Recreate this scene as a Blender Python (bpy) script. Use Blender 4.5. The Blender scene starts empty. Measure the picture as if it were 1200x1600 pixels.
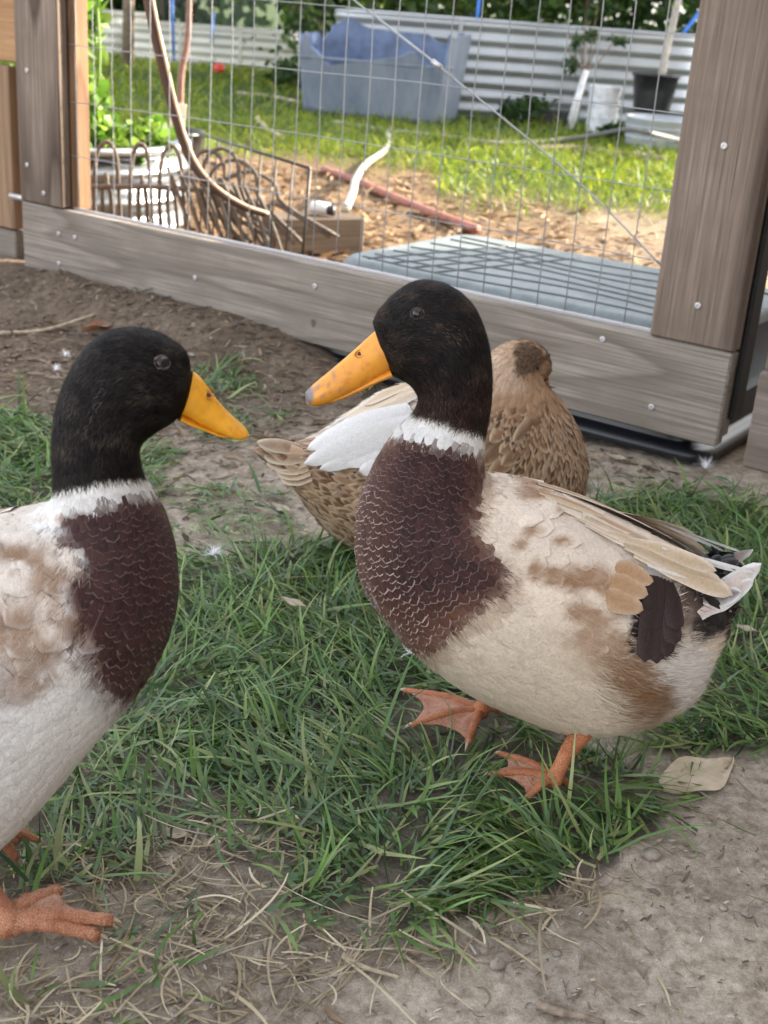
import bpy, math, random
import numpy as np
from mathutils import Vector, Matrix
from mathutils.bvhtree import BVHTree
R = math.radians
rng = np.random.default_rng(7); random.seed(7)
scene = bpy.context.scene
col = scene.collection

# ------------------------------------------------------------------ camera
H = .60; FPX = 1950.
PITCH, ROLL = R(22.097), R(4.227)
Fv = np.array([0, math.cos(PITCH), -math.sin(PITCH)])
D0 = -np.array([0, math.sin(PITCH), math.cos(PITCH)]); R0 = np.array([1., 0, 0])
Rv = math.cos(ROLL)*R0 - math.sin(ROLL)*D0
Dv = math.sin(ROLL)*R0 + math.cos(ROLL)*D0
CAM = np.array([0, 0, H])
cd = bpy.data.cameras.new('camera'); cam = bpy.data.objects.new('camera', cd); col.objects.link(cam)
m = Matrix.Identity(4)
for i in range(3):
    m[i][0] = Rv[i]; m[i][1] = -Dv[i]; m[i][2] = -Fv[i]; m[i][3] = CAM[i]
cam.matrix_world = m
cd.sensor_width = 36; cd.sensor_fit = 'AUTO'; cd.lens = 36*FPX/1600
cd.clip_start = .02; cd.clip_end = 500
cd.dof.use_dof = True; cd.dof.focus_distance = 1.0; cd.dof.aperture_fstop = 12.5
scene.camera = cam

# ------------------------------------------------------------------ sky, sun, exposure
SUN_AZ = math.atan2(.9, .43)      # from +Y towards +X
SUN_EL = R(25)
w = bpy.data.worlds.new('World'); scene.world = w; w.use_nodes = True
nt = w.node_tree; nt.nodes.clear()
sky = nt.nodes.new('ShaderNodeTexSky'); sky.sky_type = 'NISHITA'; sky.sun_disc = False
sky.sun_elevation = SUN_EL; sky.sun_rotation = SUN_AZ; sky.dust_density = 2.5; sky.ozone_density = .6
bg = nt.nodes.new('ShaderNodeBackground'); bg.inputs[1].default_value = .15
hs = nt.nodes.new('ShaderNodeHueSaturation'); hs.inputs['Saturation'].default_value = .25
wo = nt.nodes.new('ShaderNodeOutputWorld')
nt.links.new(sky.outputs[0], hs.inputs['Color']); nt.links.new(hs.outputs[0], bg.inputs[0]); nt.links.new(bg.outputs[0], wo.inputs[0])
sl = bpy.data.lights.new('sun', 'SUN'); sl.energy = 3.8; sl.angle = R(.6); sl.color = (1, .86, .66)
so = bpy.data.objects.new('sun', sl); col.objects.link(so)
sd = Vector((math.sin(SUN_AZ)*math.cos(SUN_EL), math.cos(SUN_AZ)*math.cos(SUN_EL), math.sin(SUN_EL)))
so.rotation_euler = sd.to_track_quat('Z', 'Y').to_euler()
vs = scene.view_settings
vs.view_transform = 'Standard'; vs.look = 'None'; vs.gamma = 1; vs.use_curve_mapping = False
vs.exposure = 2.35

# ------------------------------------------------------------------ point helpers (measured sight lines onto real planes)
def ray(x, y): return Fv + (x-600)/FPX*Rv + (y-800)/FPX*Dv
def G(x, y, z=0.):
    v = ray(x, y); return CAM + (z-H)/v[2]*v
def AT(x, y, Y):
    v = ray(x, y); return CAM + Y/v[1]*v
def onplane(x, y, P, n):
    v = ray(x, y); return CAM + np.dot(np.asarray(P)-CAM, n)/np.dot(v, n)*v
def proj(P):
    v = np.atleast_2d(P)-CAM; z = v@Fv
    return 600+FPX*(v@Rv)/z, 800+FPX*(v@Dv)/z

def hash2(i, j, s):
    n = (i*374761393 + j*668265263 + s*2147483647*7) & 0xffffffff
    n = ((n ^ (n >> 13))*1274126177) & 0xffffffff
    return ((n ^ (n >> 16)) & 0xffff)/65535.
def vnoise(x, y, s=0):
    x = np.asarray(x, float); y = np.asarray(y, float)
    xi = np.floor(x).astype(np.int64); yi = np.floor(y).astype(np.int64)
    fx = x-xi; fy = y-yi; fx = fx*fx*(3-2*fx); fy = fy*fy*(3-2*fy)
    a = hash2(xi, yi, s); b = hash2(xi+1, yi, s); c = hash2(xi, yi+1, s); d = hash2(xi+1, yi+1, s)
    return (a*(1-fx)+b*fx)*(1-fy)+(c*(1-fx)+d*fx)*fy
def fbm(x, y, s=0, o=4):
    t = 0; a = .5
    for k in range(o):
        t = t + a*vnoise(x*2**k, y*2**k, s+k*17); a *= .5
    return t/(1-.5**o)
def sstep(a, b, x):
    t = np.clip((x-a)/(b-a), 0, 1); return t*t*(3-2*t)

# ------------------------------------------------------------------ object helpers
def tag(o, label=None, cat=None, group=None, kind=None):
    if label: o['label'] = label
    if cat: o['category'] = cat
    if group: o['group'] = group
    if kind: o['kind'] = kind
    return o
def link(o, parent=None):
    col.objects.link(o)
    if parent is not None: o.parent = parent
    return o
def empty(name, loc=(0, 0, 0), rz=0, label=None, cat=None, group=None):
    o = bpy.data.objects.new(name, None); o.location = loc; o.rotation_euler = (0, 0, rz)
    o.empty_display_size = .05
    link(o); return tag(o, label, cat, group)
def mk(name, V, F, mat, parent=None, smooth=True, attrs=None, uv=None):
    """one mesh object; V in the parent's local frame"""
    me = bpy.data.meshes.new(name)
    V = np.asarray(V, np.float32)
    if isinstance(F, np.ndarray):
        k = F.shape[1]; nf = len(F)
        me.vertices.add(len(V)); me.vertices.foreach_set('co', V.ravel())
        me.loops.add(nf*k); me.loops.foreach_set('vertex_index', F.astype(np.int32).ravel())
        me.polygons.add(nf); me.polygons.foreach_set('loop_start', np.arange(0, nf*k, k, dtype=np.int32))
        me.update(calc_edges=True)
    else:
        me.from_pydata([tuple(map(float, v)) for v in V], [], [tuple(map(int, f)) for f in F]); me.update()
    me.validate()
    if smooth: me.polygons.foreach_set('use_smooth', np.ones(len(me.polygons), bool))
    if attrs:
        for k, a in attrs.items():
            a = np.asarray(a, np.float32)
            if a.ndim == 1:
                at = me.attributes.new(k, 'FLOAT', 'POINT'); at.data.foreach_set('value', a)
            else:
                at = me.attributes.new(k, 'FLOAT_COLOR', 'POINT')
                at.data.foreach_set('color', np.concatenate([a, np.ones((len(a), 1), np.float32)], 1).ravel())
    if uv is not None:
        at = me.attributes.new('fuv', 'FLOAT_VECTOR', 'POINT')
        u3 = np.zeros((len(uv), 3), np.float32); u3[:, :uv.shape[1]] = uv; at.data.foreach_set('vector', u3.ravel())
    if mat: me.materials.append(mat)
    return link(bpy.data.objects.new(name, me), parent)
class MB:
    def __init__(s): s.V = []; s.F = []; s.n = 0
    def add(s, V, F):
        V = np.asarray(V, float); s.V.append(V); s.F += [tuple(int(i)+s.n for i in f) for f in F]; s.n += len(V)
    def box(s, x0, x1, y0, y1, z0, z1, b=.0015):
        xs = [x0, x0+b, x1-b, x1]; ys = [y0, y0+b, y1-b, y1]; zs = [z0, z0+b, z1-b, z1]
        V = []; ix = {}
        def v(i, j, k):
            # keep only vertices of the chamfered box
            key = (i, j, k)
            if key not in ix: ix[key] = len(V); V.append((xs[i], ys[j], zs[k]))
            return ix[key]
        F = []
        F += [(v(1,1,0), v(1,2,0), v(2,2,0), v(2,1,0)), (v(1,1,3), v(2,1,3), v(2,2,3), v(1,2,3))]
        F += [(v(1,0,1), v(2,0,1), v(2,0,2), v(1,0,2)), (v(1,3,1), v(1,3,2), v(2,3,2), v(2,3,1))]
        F += [(v(0,1,1), v(0,1,2), v(0,2,2), v(0,2,1)), (v(3,1,1), v(3,2,1), v(3,2,2), v(3,1,2))]
        for a in (0, 3):
            A = 1 if a == 0 else 2
            for c in (0, 3):
                Cc = 1 if c == 0 else 2
                F += [(v(1,a,Cc), v(2,a,Cc), v(2,A,c), v(1,A,c)), (v(a,1,Cc), v(a,2,Cc), v(A,2,c), v(A,1,c)), (v(a,Cc,1), v(a,Cc,2), v(A,c,2), v(A,c,1))]
                for e in (0, 3):
                    E_ = 1 if e == 0 else 2
                    F.append((v(a, Cc, E_), v(A, c, E_), v(A, Cc, e)))
        s.add(V, F)
    def tube(s, P, r, seg=8, cap=True, flat=None):
        V, F = tube(P, r, seg, cap, flat); s.add(V, F)
    def build(s, name, mat, parent=None, smooth=True, attrs=None):
        return mk(name, np.concatenate(s.V), s.F, mat, parent, smooth, attrs)
def tube(P, r, seg=8, cap=True, flat=None):
    P = np.asarray(P, float); n = len(P); r = np.broadcast_to(np.asarray(r, float), (n,))
    T = np.gradient(P, axis=0); T /= np.linalg.norm(T, axis=1)[:, None]+1e-12
    up = np.array([0, 0, 1.]) if abs(T[0][2]) < .9 else np.array([1., 0, 0])
    A = np.cross(T[0], up); A /= np.linalg.norm(A); V = []
    th = np.linspace(0, 2*math.pi, seg, endpoint=False)
    for i in range(n):
        A = A-T[i]*np.dot(A, T[i]); A /= np.linalg.norm(A); B = np.cross(T[i], A)
        fl = 1 if flat is None else flat
        V.append(P[i]+r[i]*(np.cos(th)[:, None]*A+np.sin(th)[:, None]*B*fl))
    V = np.concatenate(V); F = []
    for i in range(n-1):
        for j in range(seg):
            k = (j+1) % seg; F.append((i*seg+j, i*seg+k, (i+1)*seg+k, (i+1)*seg+j))
    if cap: F.append(tuple(range(seg))[::-1]); F.append(tuple((n-1)*seg+j for j in range(seg)))
    return V, F
def crom(P, n):
    P = np.asarray(P, float); m = len(P)
    Q = np.vstack([2*P[0]-P[1], P, 2*P[-1]-P[-2]]); t = np.linspace(0, m-1, n); out = []
    for a in t:
        i = min(int(a), m-2); u = a-i; p0, p1, p2, p3 = Q[i:i+4]
        out.append(.5*((2*p1)+(-p0+p2)*u+(2*p0-5*p1+4*p2-p3)*u*u+(-p0+3*p1-3*p2+p3)*u**3))
    return np.array(out)

# ------------------------------------------------------------------ material helpers
class NT:
    def __init__(s, name):
        s.m = bpy.data.materials.new(name); s.m.use_nodes = True; s.t = s.m.node_tree; s.t.nodes.clear()
        s.out = s.n('ShaderNodeOutputMaterial'); s.p = s.n('ShaderNodeBsdfPrincipled'); s.l(s.p.outputs[0], s.out.inputs[0])
    def n(s, t, **k):
        o = s.t.nodes.new(t)
        for a, b in k.items(): setattr(o, a, b)
        return o
    def l(s, a, b): s.t.links.new(a, b)
    def set(s, **k):
        for a, b in k.items():
            a = a.replace('_', ' ')
            if hasattr(b, 'is_output') or isinstance(b, bpy.types.NodeSocket): s.l(b, s.p.inputs[a])
            else: s.p.inputs[a].default_value = b if not isinstance(b, tuple) or len(b) == 4 or a.startswith('Subsurface R') else (*b, 1)
        return s
    def coord(s, scale=(1, 1, 1), kind='Object', attr=None):
        if attr: o = s.attr(attr, 'Vector')
        else: o = s.n('ShaderNodeTexCoord').outputs[kind]
        mp = s.n('ShaderNodeMapping'); mp.inputs['Scale'].default_value = scale; s.l(o, mp.inputs[0]); return mp.outputs[0]
    def attr(s, name, out='Color'):
        return s.n('ShaderNodeAttribute', attribute_name=name).outputs[out]
    def noise(s, vec, scale, detail=4, rough=.55, dist=0, out=0):
        o = s.n('ShaderNodeTexNoise'); o.inputs['Scale'].default_value = scale; o.inputs['Detail'].default_value = detail
        o.inputs['Roughness'].default_value = rough; o.inputs['Distortion'].default_value = dist; s.l(vec, o.inputs[0]); return o.outputs[out]
    def ramp(s, fac, stops, interp='LINEAR'):
        o = s.n('ShaderNodeValToRGB'); o.color_ramp.interpolation = interp; e = o.color_ramp.elements
        while len(e) < len(stops): e.new(.5)
        for i, (p, c) in enumerate(stops):
            e[i].position = p; e[i].color = (c, c, c, 1) if not isinstance(c, tuple) else (*c, 1)
        s.l(fac, o.inputs[0]); return o.outputs[0]
    def mix(s, f, a, b, mode='MIX'):
        o = s.n('ShaderNodeMix', data_type='RGBA', blend_type=mode)
        for v, i in ((f, 0), (a, 6), (b, 7)):
            if isinstance(v, bpy.types.NodeSocket): s.l(v, o.inputs[i])
            else: o.inputs[i].default_value = (*v, 1) if isinstance(v, tuple) else v
        return o.outputs[2]
    def math(s, op, a, b=None, clamp=False):
        o = s.n('ShaderNodeMath', operation=op, use_clamp=clamp)
        for v, i in ((a, 0), (b, 1)):
            if v is None: continue
            if isinstance(v, bpy.types.NodeSocket): s.l(v, o.inputs[i])
            else: o.inputs[i].default_value = v
        return o.outputs[0]
    def bump(s, h, strength=.3, dist=.002):
        o = s.n('ShaderNodeBump'); o.inputs['Strength'].default_value = strength; o.inputs['Distance'].default_value = dist
        s.l(h, o.inputs['Height']); s.l(o.outputs[0], s.p.inputs['Normal']); return o
def simple(name, c, rough=.6, metal=0., noise=.25, scale=30, bump=.2, dist=.001):
    s = NT(name); v = s.coord(); nz = s.noise(v, scale, 6)
    s.set(Base_Color=s.mix(s.ramp(nz, [(.3, 0.), (.7, 1.)]), tuple(x*(1-noise) for x in c), tuple(min(1, x*(1+noise)) for x in c)),
          Roughness=rough, Metallic=metal)
    if bump: s.bump(nz, bump, dist)
    return s.m
def wood(name, dark, light, along=0, ring=22., warp=1., rough=.75, grain=1.):
    s = NT(name); sc = [1, 1, 1]; sc[along] = .09
    v = s.coord(tuple(sc))
    obi = s.n('ShaderNodeObjectInfo'); 
    add = s.n('ShaderNodeVectorMath', operation='ADD'); s.l(v, add.inputs[0])
    comb = s.n('ShaderNodeCombineXYZ'); s.l(s.math('MULTIPLY', obi.outputs['Random'], 7.3), comb.inputs[2]); s.l(s.math('MULTIPLY', obi.outputs['Random'], 3.1), comb.inputs[0]); s.l(comb.outputs[0], add.inputs[1])
    v2 = add.outputs[0]
    big = s.noise(v2, 6.5*warp, 2, .5)
    rings = s.math('FRACT', s.math('MULTIPLY', big, ring))
    rings = s.ramp(rings, [(0., 0.), (.55, .25), (.88, 1.), (1., 0.)])
    sc2 = [260, 260, 260]; sc2[along] = 5
    fine = s.noise(s.coord(tuple(sc2)), 1., 4, .7)
    blot = s.noise(s.coord(), 9, 5, .6)
    c = s.mix(s.math('MULTIPLY', rings, .75*grain), light, dark)
    c = s.mix(s.ramp(fine, [(.35, 0.), (.72, .8)]), c, tuple(x*.6 for x in dark))
    c = s.mix(s.ramp(blot, [(.4, .0), (.68, .62)]), c, tuple((a*.6+b*.4)*.85 for a, b in zip(dark, light)))
    s.set(Base_Color=c, Roughness=rough)
    s.p.inputs['Specular IOR Level'].default_value = .3
    h = s.math('SUBTRACT', s.math('MULTIPLY', fine, .6), s.math('MULTIPLY', rings, .5))
    s.bump(h, .5, .0012); return s.m
def colmat(name, rough=.6, transl=0., noise=.2, nscale=200., bump=.0, spec=.3, sheen=0.):
    s = NT(name); c = s.attr('Col')
    v = s.coord(); nz = s.noise(v, nscale, 4)
    c = s.mix(s.ramp(nz, [(.3, 0.), (.7, noise)]), c, s.mix(1., c, (.45, .42, .4), 'MULTIPLY'))
    s.set(Base_Color=c, Roughness=rough); s.p.inputs['Specular IOR Level'].default_value = spec
    if sheen: s.p.inputs['Sheen Weight'].default_value = sheen
    if bump: s.bump(nz, bump, .001)
    if transl:
        t = s.n('ShaderNodeBsdfTranslucent'); s.l(c, t.inputs[0]); mx = s.n('ShaderNodeMixShader'); mx.inputs[0].default_value = transl
        s.l(s.p.outputs[0], mx.inputs[1]); s.l(t.outputs[0], mx.inputs[2]); s.l(mx.outputs[0], s.out.inputs[0])
    return s.m
def galv(name, base=(.55, .57, .6), rough=.35, metal=.85):
    s = NT(name); v = s.coord()
    a = s.noise(v, 18, 5, .6); b = s.noise(v, 3, 3)
    s.set(Base_Color=s.mix(s.ramp(b, [(.35, 0.), (.65, .5)]), base, tuple(x*.6 for x in base)), Metallic=metal,
          Roughness=s.math('ADD', s.math('MULTIPLY', a, .3), rough-.1)); s.bump(a, .12, .002); return s.m

# ------------------------------------------------------------------ ground (one sheet)
def axis(fine0, fine1, step, far0, far1):
    a = list(np.arange(fine0, fine1, step)); s = step; x = fine1
    while x < far1: a.append(x); s *= 1.35; x += s
    a.append(far1); s = step*1.35; x = fine0-s; b = []
    while x > far0: b.append(x); s *= 1.35; x -= s
    b.append(far0); return np.array(b[::-1]+a)
gO = np.array([-0.024, 2.067, 0]); gdir = np.array([.829, -.559, 0]); gn = np.array([.559, .829, 0])   # gate line
GO = gO + gdir*(-.92)
def behind(x, y): return (x-gO[0])*gn[0]+(y-gO[1])*gn[1]
def along(x, y): return (x-GO[0])*gdir[0]+(y-GO[1])*gdir[1]
def pip(poly, x, y):
    poly = np.asarray(poly); inside = np.zeros(np.shape(x), bool); n = len(poly)
    for i in range(n):
        x0, y0 = poly[i]; x1, y1 = poly[(i+1) % n]
        c = ((y0 > y) != (y1 > y)) & (x < (x1-x0)*(y-y0)/(y1-y0+1e-12)+x0); inside ^= c
    return inside
def gpoly(pts): return [tuple(G(*p)[:2]) for p in pts]
# grass areas on the ground: (outline, density)
GRASS = [(gpoly(p), d) for p, d in [
    ([(180,1060),(300,1150),(450,1230),(480,1330),(380,1350),(300,1240),(120,1220)], .7), ([(250,880),(440,860),(600,1000),(440,1260),(300,1200)], 1.), ([(330,1330),(500,1300),(640,1450),(560,1500),(420,1420)], .35), ([(60,1500),(330,1420),(300,1640),(0,1700)], .22),
    ([(250,880),(560,850),(660,1010),(900,1150),(1010,1230),(1010,1300),(900,1390),(700,1420),(640,1440),(500,1380),(430,1300),(440,1220),(300,1180),(250,1080),(150,1180),(240,960)], 1.),
    ([(70,1200),(200,1090),(330,1150),(420,1230),(330,1330),(220,1370),(90,1370)], .75),
    ([(-60,1200),(80,1180),(140,1330),(60,1400),(-60,1400)], .8),
    ([(900,790),(1060,770),(1160,790),(1300,830),(1300,1190),(1170,1190),(1060,1170),(1090,1080),(1100,900),(980,830)], 1.),
    ([(-200,650),(60,640),(150,760),(60,830),(-200,830)], .95),
    ([(60,640),(240,700),(250,800),(120,800)], .55),
    ([(240,820),(440,800),(560,850),(260,880)], .3),
    ([(285,560),(350,550),(400,610),(370,650),(470,640),(430,680),(330,690),(300,640)], .40),
    ([(310,760),(430,760),(430,830),(300,830)], .30),
    ([(560,590),(640,600),(620,650),(570,620)], .4),
    ([(380,1400),(640,1400),(560,1480),(400,1450)], .22),
    ([(0,1380),(180,1370),(220,1600),(0,1700)], .16),
    ([(200,1490),(330,1470),(350,1570),(230,1600)], .22),
    ([(440,900),(700,1000),(900,1170),(560,1000)], .6),
    ([(1000,740),(1150,750),(1140,790),(1000,790)], .3),
    ([(540,850),(900,750),(960,830),(700,1080)], .6)]]
FEET = [gpoly(p) for p in [[(615,1070),(790,1095),(795,1190),(700,1200),(620,1160)], [(765,1165),(900,1180),(910,1255),(800,1275),(760,1225)], [(-40,1400),(200,1400),(215,1500),(-40,1540)], [(-40,1240),(62,1240),(70,1350),(-40,1370)]]]
def feet(x, y):
    m_ = np.zeros(np.shape(x), bool)
    for p in FEET: m_ |= pip(p, x, y)
    return m_
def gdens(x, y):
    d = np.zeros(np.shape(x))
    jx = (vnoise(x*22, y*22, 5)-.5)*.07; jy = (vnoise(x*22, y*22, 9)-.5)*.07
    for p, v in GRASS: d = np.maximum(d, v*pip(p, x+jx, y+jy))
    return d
def lawn(x, y):
    """cover of the lawn beyond the gate: 0 bare, 1 grass"""
    b = behind(x, y); n = fbm(x*1.3, y*1.3, 3)
    edge = 4.25+np.where(x < .1, .55, 0)+(n-.5)*1.6-np.clip(x-.1, 0, 2)*.15
    return sstep(edge-.15, edge+.25, y)*sstep(.5, 1, b)
gx = axis(-1.1, 1.1, .011, -90, 90); gy = axis(.35, 2.2, .011, -60, 160)
X, Y = np.meshgrid(gx, gy, indexing='ij'); X = X.ravel(); Y = Y.ravel()
near = sstep(-.2, .2, Y)*(1-sstep(3, 6, np.hypot(X, Y)))
def gz(x, y):
    b = behind(x, y)
    z = (fbm(x*7, y*7, 1)-.5)*.016 + (fbm(x*38, y*38, 2, 3)-.5)*.011
    z = z+sstep(-.16, -.02, -np.abs(b+.02))*sstep(1.0, .55, along(x, y))*.060
    return z-.004
Z = gz(X, Y)*near
gd = gdens(X, Y); bh = behind(X, Y); n1 = fbm(X*5, Y*5, 11); n2 = fbm(X*30, Y*30, 12)
c = np.zeros((len(X), 3))
grey = np.array([.41, .355, .29]); brown = np.array([.085, .062, .045]); pale = np.array([.60, .535, .455])
lb = sstep(.30, .9, -X*.9+(Y-1.15)*.55+.25*(n1-.5)) * (bh < 0)
base = grey[None]*(1-n1[:, None])+pale[None]*n1[:, None]
fgd = sstep(1.45, 2.1, Y-X*.35+(n1-.5)*.4)
c = base*(1-fgd[:, None])+(brown*1.25+grey*.2)[None]*fgd[:, None]
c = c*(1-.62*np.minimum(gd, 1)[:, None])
c = c*(.75+.5*n2[:, None])
beh = sstep(0., .15, bh)[:, None]
chips = np.array([.22, .15, .09])[None]*(.6+.8*n2[:, None])
tan = np.array([.30, .24, .175])[None]*(.7+.6*n2[:, None])
far = chips*(1-sstep(.2, .9, X)[:, None])+tan*sstep(.2, .9, X)[:, None]
lw = lawn(X, Y)[:, None]; far = far*(1-lw)+np.array([.05, .085, .025])[None]*lw
c = c*(1-beh)+far*beh
nx, ny = len(gx), len(gy); I = np.arange(nx*ny).reshape(nx, ny)
F = np.stack([I[:-1, :-1], I[1:, :-1], I[1:, 1:], I[:-1, 1:]], -1).reshape(-1, 4)
s = NT('dirt'); v = s.coord(); n_a = s.noise(v, 75, 10, .78); n_b = s.noise(v, 700, 4, .7)
vo = s.n('ShaderNodeTexVoronoi'); vo.inputs['Scale'].default_value = 240; s.l(v, vo.inputs[0])
cc = s.mix(s.ramp(n_a, [(.38, 0.), (.62, 1.)]), s.mix(1., s.attr('Col'), (.55, .5, .46), 'MULTIPLY'), s.mix(1., s.attr('Col'), (1.22, 1.22, 1.22), 'MULTIPLY'))
cc = s.mix(s.ramp(n_b, [(.45, 0.), (.7, .5)]), cc, s.mix(1., s.attr('Col'), (.45, .4, .38), 'MULTIPLY'))
s.set(Base_Color=cc, Roughness=.95); s.p.inputs['Specular IOR Level'].default_value = .15
hh = s.math('ADD', s.math('MULTIPLY', n_a, 1.), s.math('MULTIPLY', n_b, .5)); s.bump(hh, .9, .004)
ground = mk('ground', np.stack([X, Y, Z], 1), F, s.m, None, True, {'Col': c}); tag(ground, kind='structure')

# ------------------------------------------------------------------ strips: grass blades, straw, chips
def strips(root, az, el, curl, length, width, colr, seg=5, azc=None, tipw=.08, fold=0., roll=None):
    """tapered ribbons; returns V, F, colours"""
    N = len(root); az = az.copy(); rr = np.zeros(N) if roll is None else roll
    P = root.copy(); V = np.zeros((N, seg+1, 2, 3)); e = el.copy()
    for k in range(seg+1):
        t = k/seg; wk = width*(1-t**2.2*(1-tipw))*(.75+.25*min(1, t*4))*.5
        side = np.stack([-np.sin(az)*np.cos(rr), np.cos(az)*np.cos(rr), np.sin(rr)], 1)
        V[:, k, 0] = P-side*wk[:, None]; V[:, k, 1] = P+side*wk[:, None]
        d = np.stack([np.cos(az)*np.cos(e), np.sin(az)*np.cos(e), np.sin(e)], 1)
        P = P+d*(length/seg)[:, None]; e = e+curl/seg
        if azc is not None: az = az+azc/seg
    V = V.reshape(-1, 3)
    b = (np.arange(N)*(seg+1)*2)[:, None]; k = np.arange(seg)[None]*2
    f = np.stack([b+k, b+k+1, b+k+3, b+k+2], -1).reshape(-1, 4)
    tt = np.tile(np.repeat(np.linspace(0, 1, seg+1), 2), N)[:, None]
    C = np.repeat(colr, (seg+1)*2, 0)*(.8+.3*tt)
    return V, f, C
grass_m = colmat('grass_blade', .36, .3, .15, 60, spec=.55)
straw_m = colmat('dry_straw', .7, .1, .3, 90)
def rootz(x, y): return gz(x, y)

def scatter_grass(n, box, densf, L, W, name_cols, seed, clump=0.55, upright=.5):
    r = np.random.default_rng(seed)
    x = r.uniform(box[0], box[1], n*3); y = r.uniform(box[2], box[3], n*3)
    d = densf(x, y); cl = sstep(.30, .62, vnoise(x*34, y*34, seed+3)) * clump + (1-clump)
    k = r.random(len(x)) < d*cl*(1-.90*feet(x, y)); x = x[k][:n]; y = y[k][:n]; N = len(x)
    # combed directions
    a = vnoise(x*6, y*6, seed)*math.pi*3.2+vnoise(x*25, y*25, seed+1)*2.6+r.normal(0, .7, N)
    ln = L*r.lognormal(0, .33, N)*(.6+.4*np.clip(densf(x, y), 0, 1)); el = np.clip(r.normal(upright, .35, N), .08, 1.5)
    curl = -r.uniform(.3, 1.5, N)*np.clip(el, .3, 1.4); wd = W*r.uniform(.55, 1.35, N)
    cs = np.array(name_cols); ci = cs[r.integers(0, len(cs), N)]*r.uniform(.65, 1.35, (N, 1))
    root = np.stack([x, y, rootz(x, y)*(np.hypot(x, y) < 3)-.001], 1)
    V, F_, C = strips(root, a, el, curl, ln, wd, ci, 5, r.normal(0, .5, N), roll=r.normal(0, .5, N))
    V[:, 2] = np.maximum(V[:, 2], .0015+.004*r.random(len(V)))
    return V, F_, C
gcols = [(.105, .205, .055), (.135, .255, .065), (.050, .11, .035), (.18, .29, .075), (.115, .205, .085), (.31, .36, .15)]
V, F_, C = scatter_grass(31000, (-1.0, 1.1, .45, 2.1), lambda x, y: gdens(x, y)**1.3*(behind(x, y) < -.02), .048, .0033, gcols, 21)
Vb, Fb, Cb = scatter_grass(2600, (-1.0, 1.1, .45, 2.1), lambda x, y: np.minimum(gdens(x, y), .6)*(behind(x, y) < -.02), .066, .0046, gcols[1:], 22, .8, .75)
V = np.concatenate([V, Vb]); F_ = np.concatenate([F_, Fb+len(V)-len(Vb)]); C = np.concatenate([C, Cb])
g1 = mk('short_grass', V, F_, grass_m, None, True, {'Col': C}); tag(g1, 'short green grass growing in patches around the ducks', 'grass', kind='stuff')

def scatter_litter(n, box, densf, L, W, cols, seed, flat=.12, curl=.9, seg=4, lift=.002):
    r = np.random.default_rng(seed); x = r.uniform(box[0], box[1], n*4); y = r.uniform(box[2], box[3], n*4)
    k = r.random(len(x)) < densf(x, y); x = x[k][:n]; y = y[k][:n]; N = len(x)
    ln = L*r.lognormal(0, .5, N); cs = np.array(cols)
    ci = cs[r.integers(0, len(cs), N)]*r.uniform(.6, 1.3, (N, 1))
    root = np.stack([x, y, rootz(x, y)*(np.hypot(x, y) < 3)+lift*r.uniform(0, 1, N)], 1)
    V, F_, C = strips(root, r.uniform(0, 6.28, N), r.normal(flat, .15, N), r.normal(-flat*1.5, .25, N), ln, W*r.uniform(.4, 1.6, N), ci, seg, r.normal(0, curl, N), tipw=.5, roll=r.normal(0, .4, N))
    zz = rootz(V[:, 0], V[:, 1])*(np.hypot(V[:, 0], V[:, 1]) < 3)
    V[:, 2] = np.maximum(V[:, 2], zz+.0008); return V, F_, C
def join(parts):
    V = []; Fs = []; C = []; o = 0
    for v, f, c_ in parts: V.append(v); Fs.append(f+o); C.append(c_); o += len(v)
    return np.concatenate(V), np.concatenate(Fs), np.concatenate(C)
def fore(x, y): return (behind(x, y) < -.01)*1.
strawzone = gpoly([(0,1350),(200,1300),(440,1230),(520,1330),(760,1420),(900,1350),(960,1400),(760,1480),(560,1520),(330,1600),(0,1700)])
def straw_d(x, y):
    g_ = gdens(x, y); e = np.exp(-((g_-.35)/.3)**2); z = pip(strawzone, x, y)*1.3
    return fore(x, y)*np.clip(.10+.35*(g_ > 0)*(g_ < .8)+z*sstep(.35, .6, vnoise(x*14, y*14, 77))*.8, 0, 1)
sc = [(.45, .36, .22), (.38, .30, .19), (.52, .44, .30), (.30, .23, .15)]
parts = [scatter_litter(6500, (-1, 1.1, .45, 2.1), straw_d, .022, .0012, sc, 31, .08, 1.3, 6),
         scatter_litter(130, (-1, 1.1, .45, 1.4), straw_d, .040, .0017, [(.55, .43, .26), (.48, .38, .24)], 32, .14, 1.2, 9)]
parts.append(scatter_litter(1700, (-.4, .35, .5, 1.0), lambda x, y: pip(strawzone, x, y)*(.25+.75*sstep(.35, .55, vnoise(x*16, y*16, 78)))*(1-.5*gdens(x, y)), .030, .0015, [(.46, .38, .26), (.36, .29, .19), (.58, .50, .36), (.24, .19, .14)], 38, .12, .7, 7, .006))
V, F_, C = join(parts); o = mk('dry_straw', V, F_, straw_m, None, True, {'Col': C}); tag(o, 'dead grass stems lying flat on the bare soil', 'straw', kind='stuff')
def mulch_d(x, y): return fore(x, y)*(.008+.95*sstep(1.35, 1.9, y-x*.3)*(1-gdens(x, y)))
parts = [scatter_litter(7000, (-1.1, 1.1, .45, 2.5), mulch_d, .012, .005, [(.20, .14, .09), (.12, .085, .06), (.28, .20, .13), (.24, .20, .16)], 33, .15, .5, 2),
         scatter_litter(5200, (-1, 1.0, .45, 2.1), lambda x, y: fore(x, y)*(1-gdens(x, y))*.8, .0065, .0018, [(.34, .29, .24), (.18, .15, .12), (.44, .38, .32), (.22, .18, .15)], 34, .2, .8, 2)]
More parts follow.
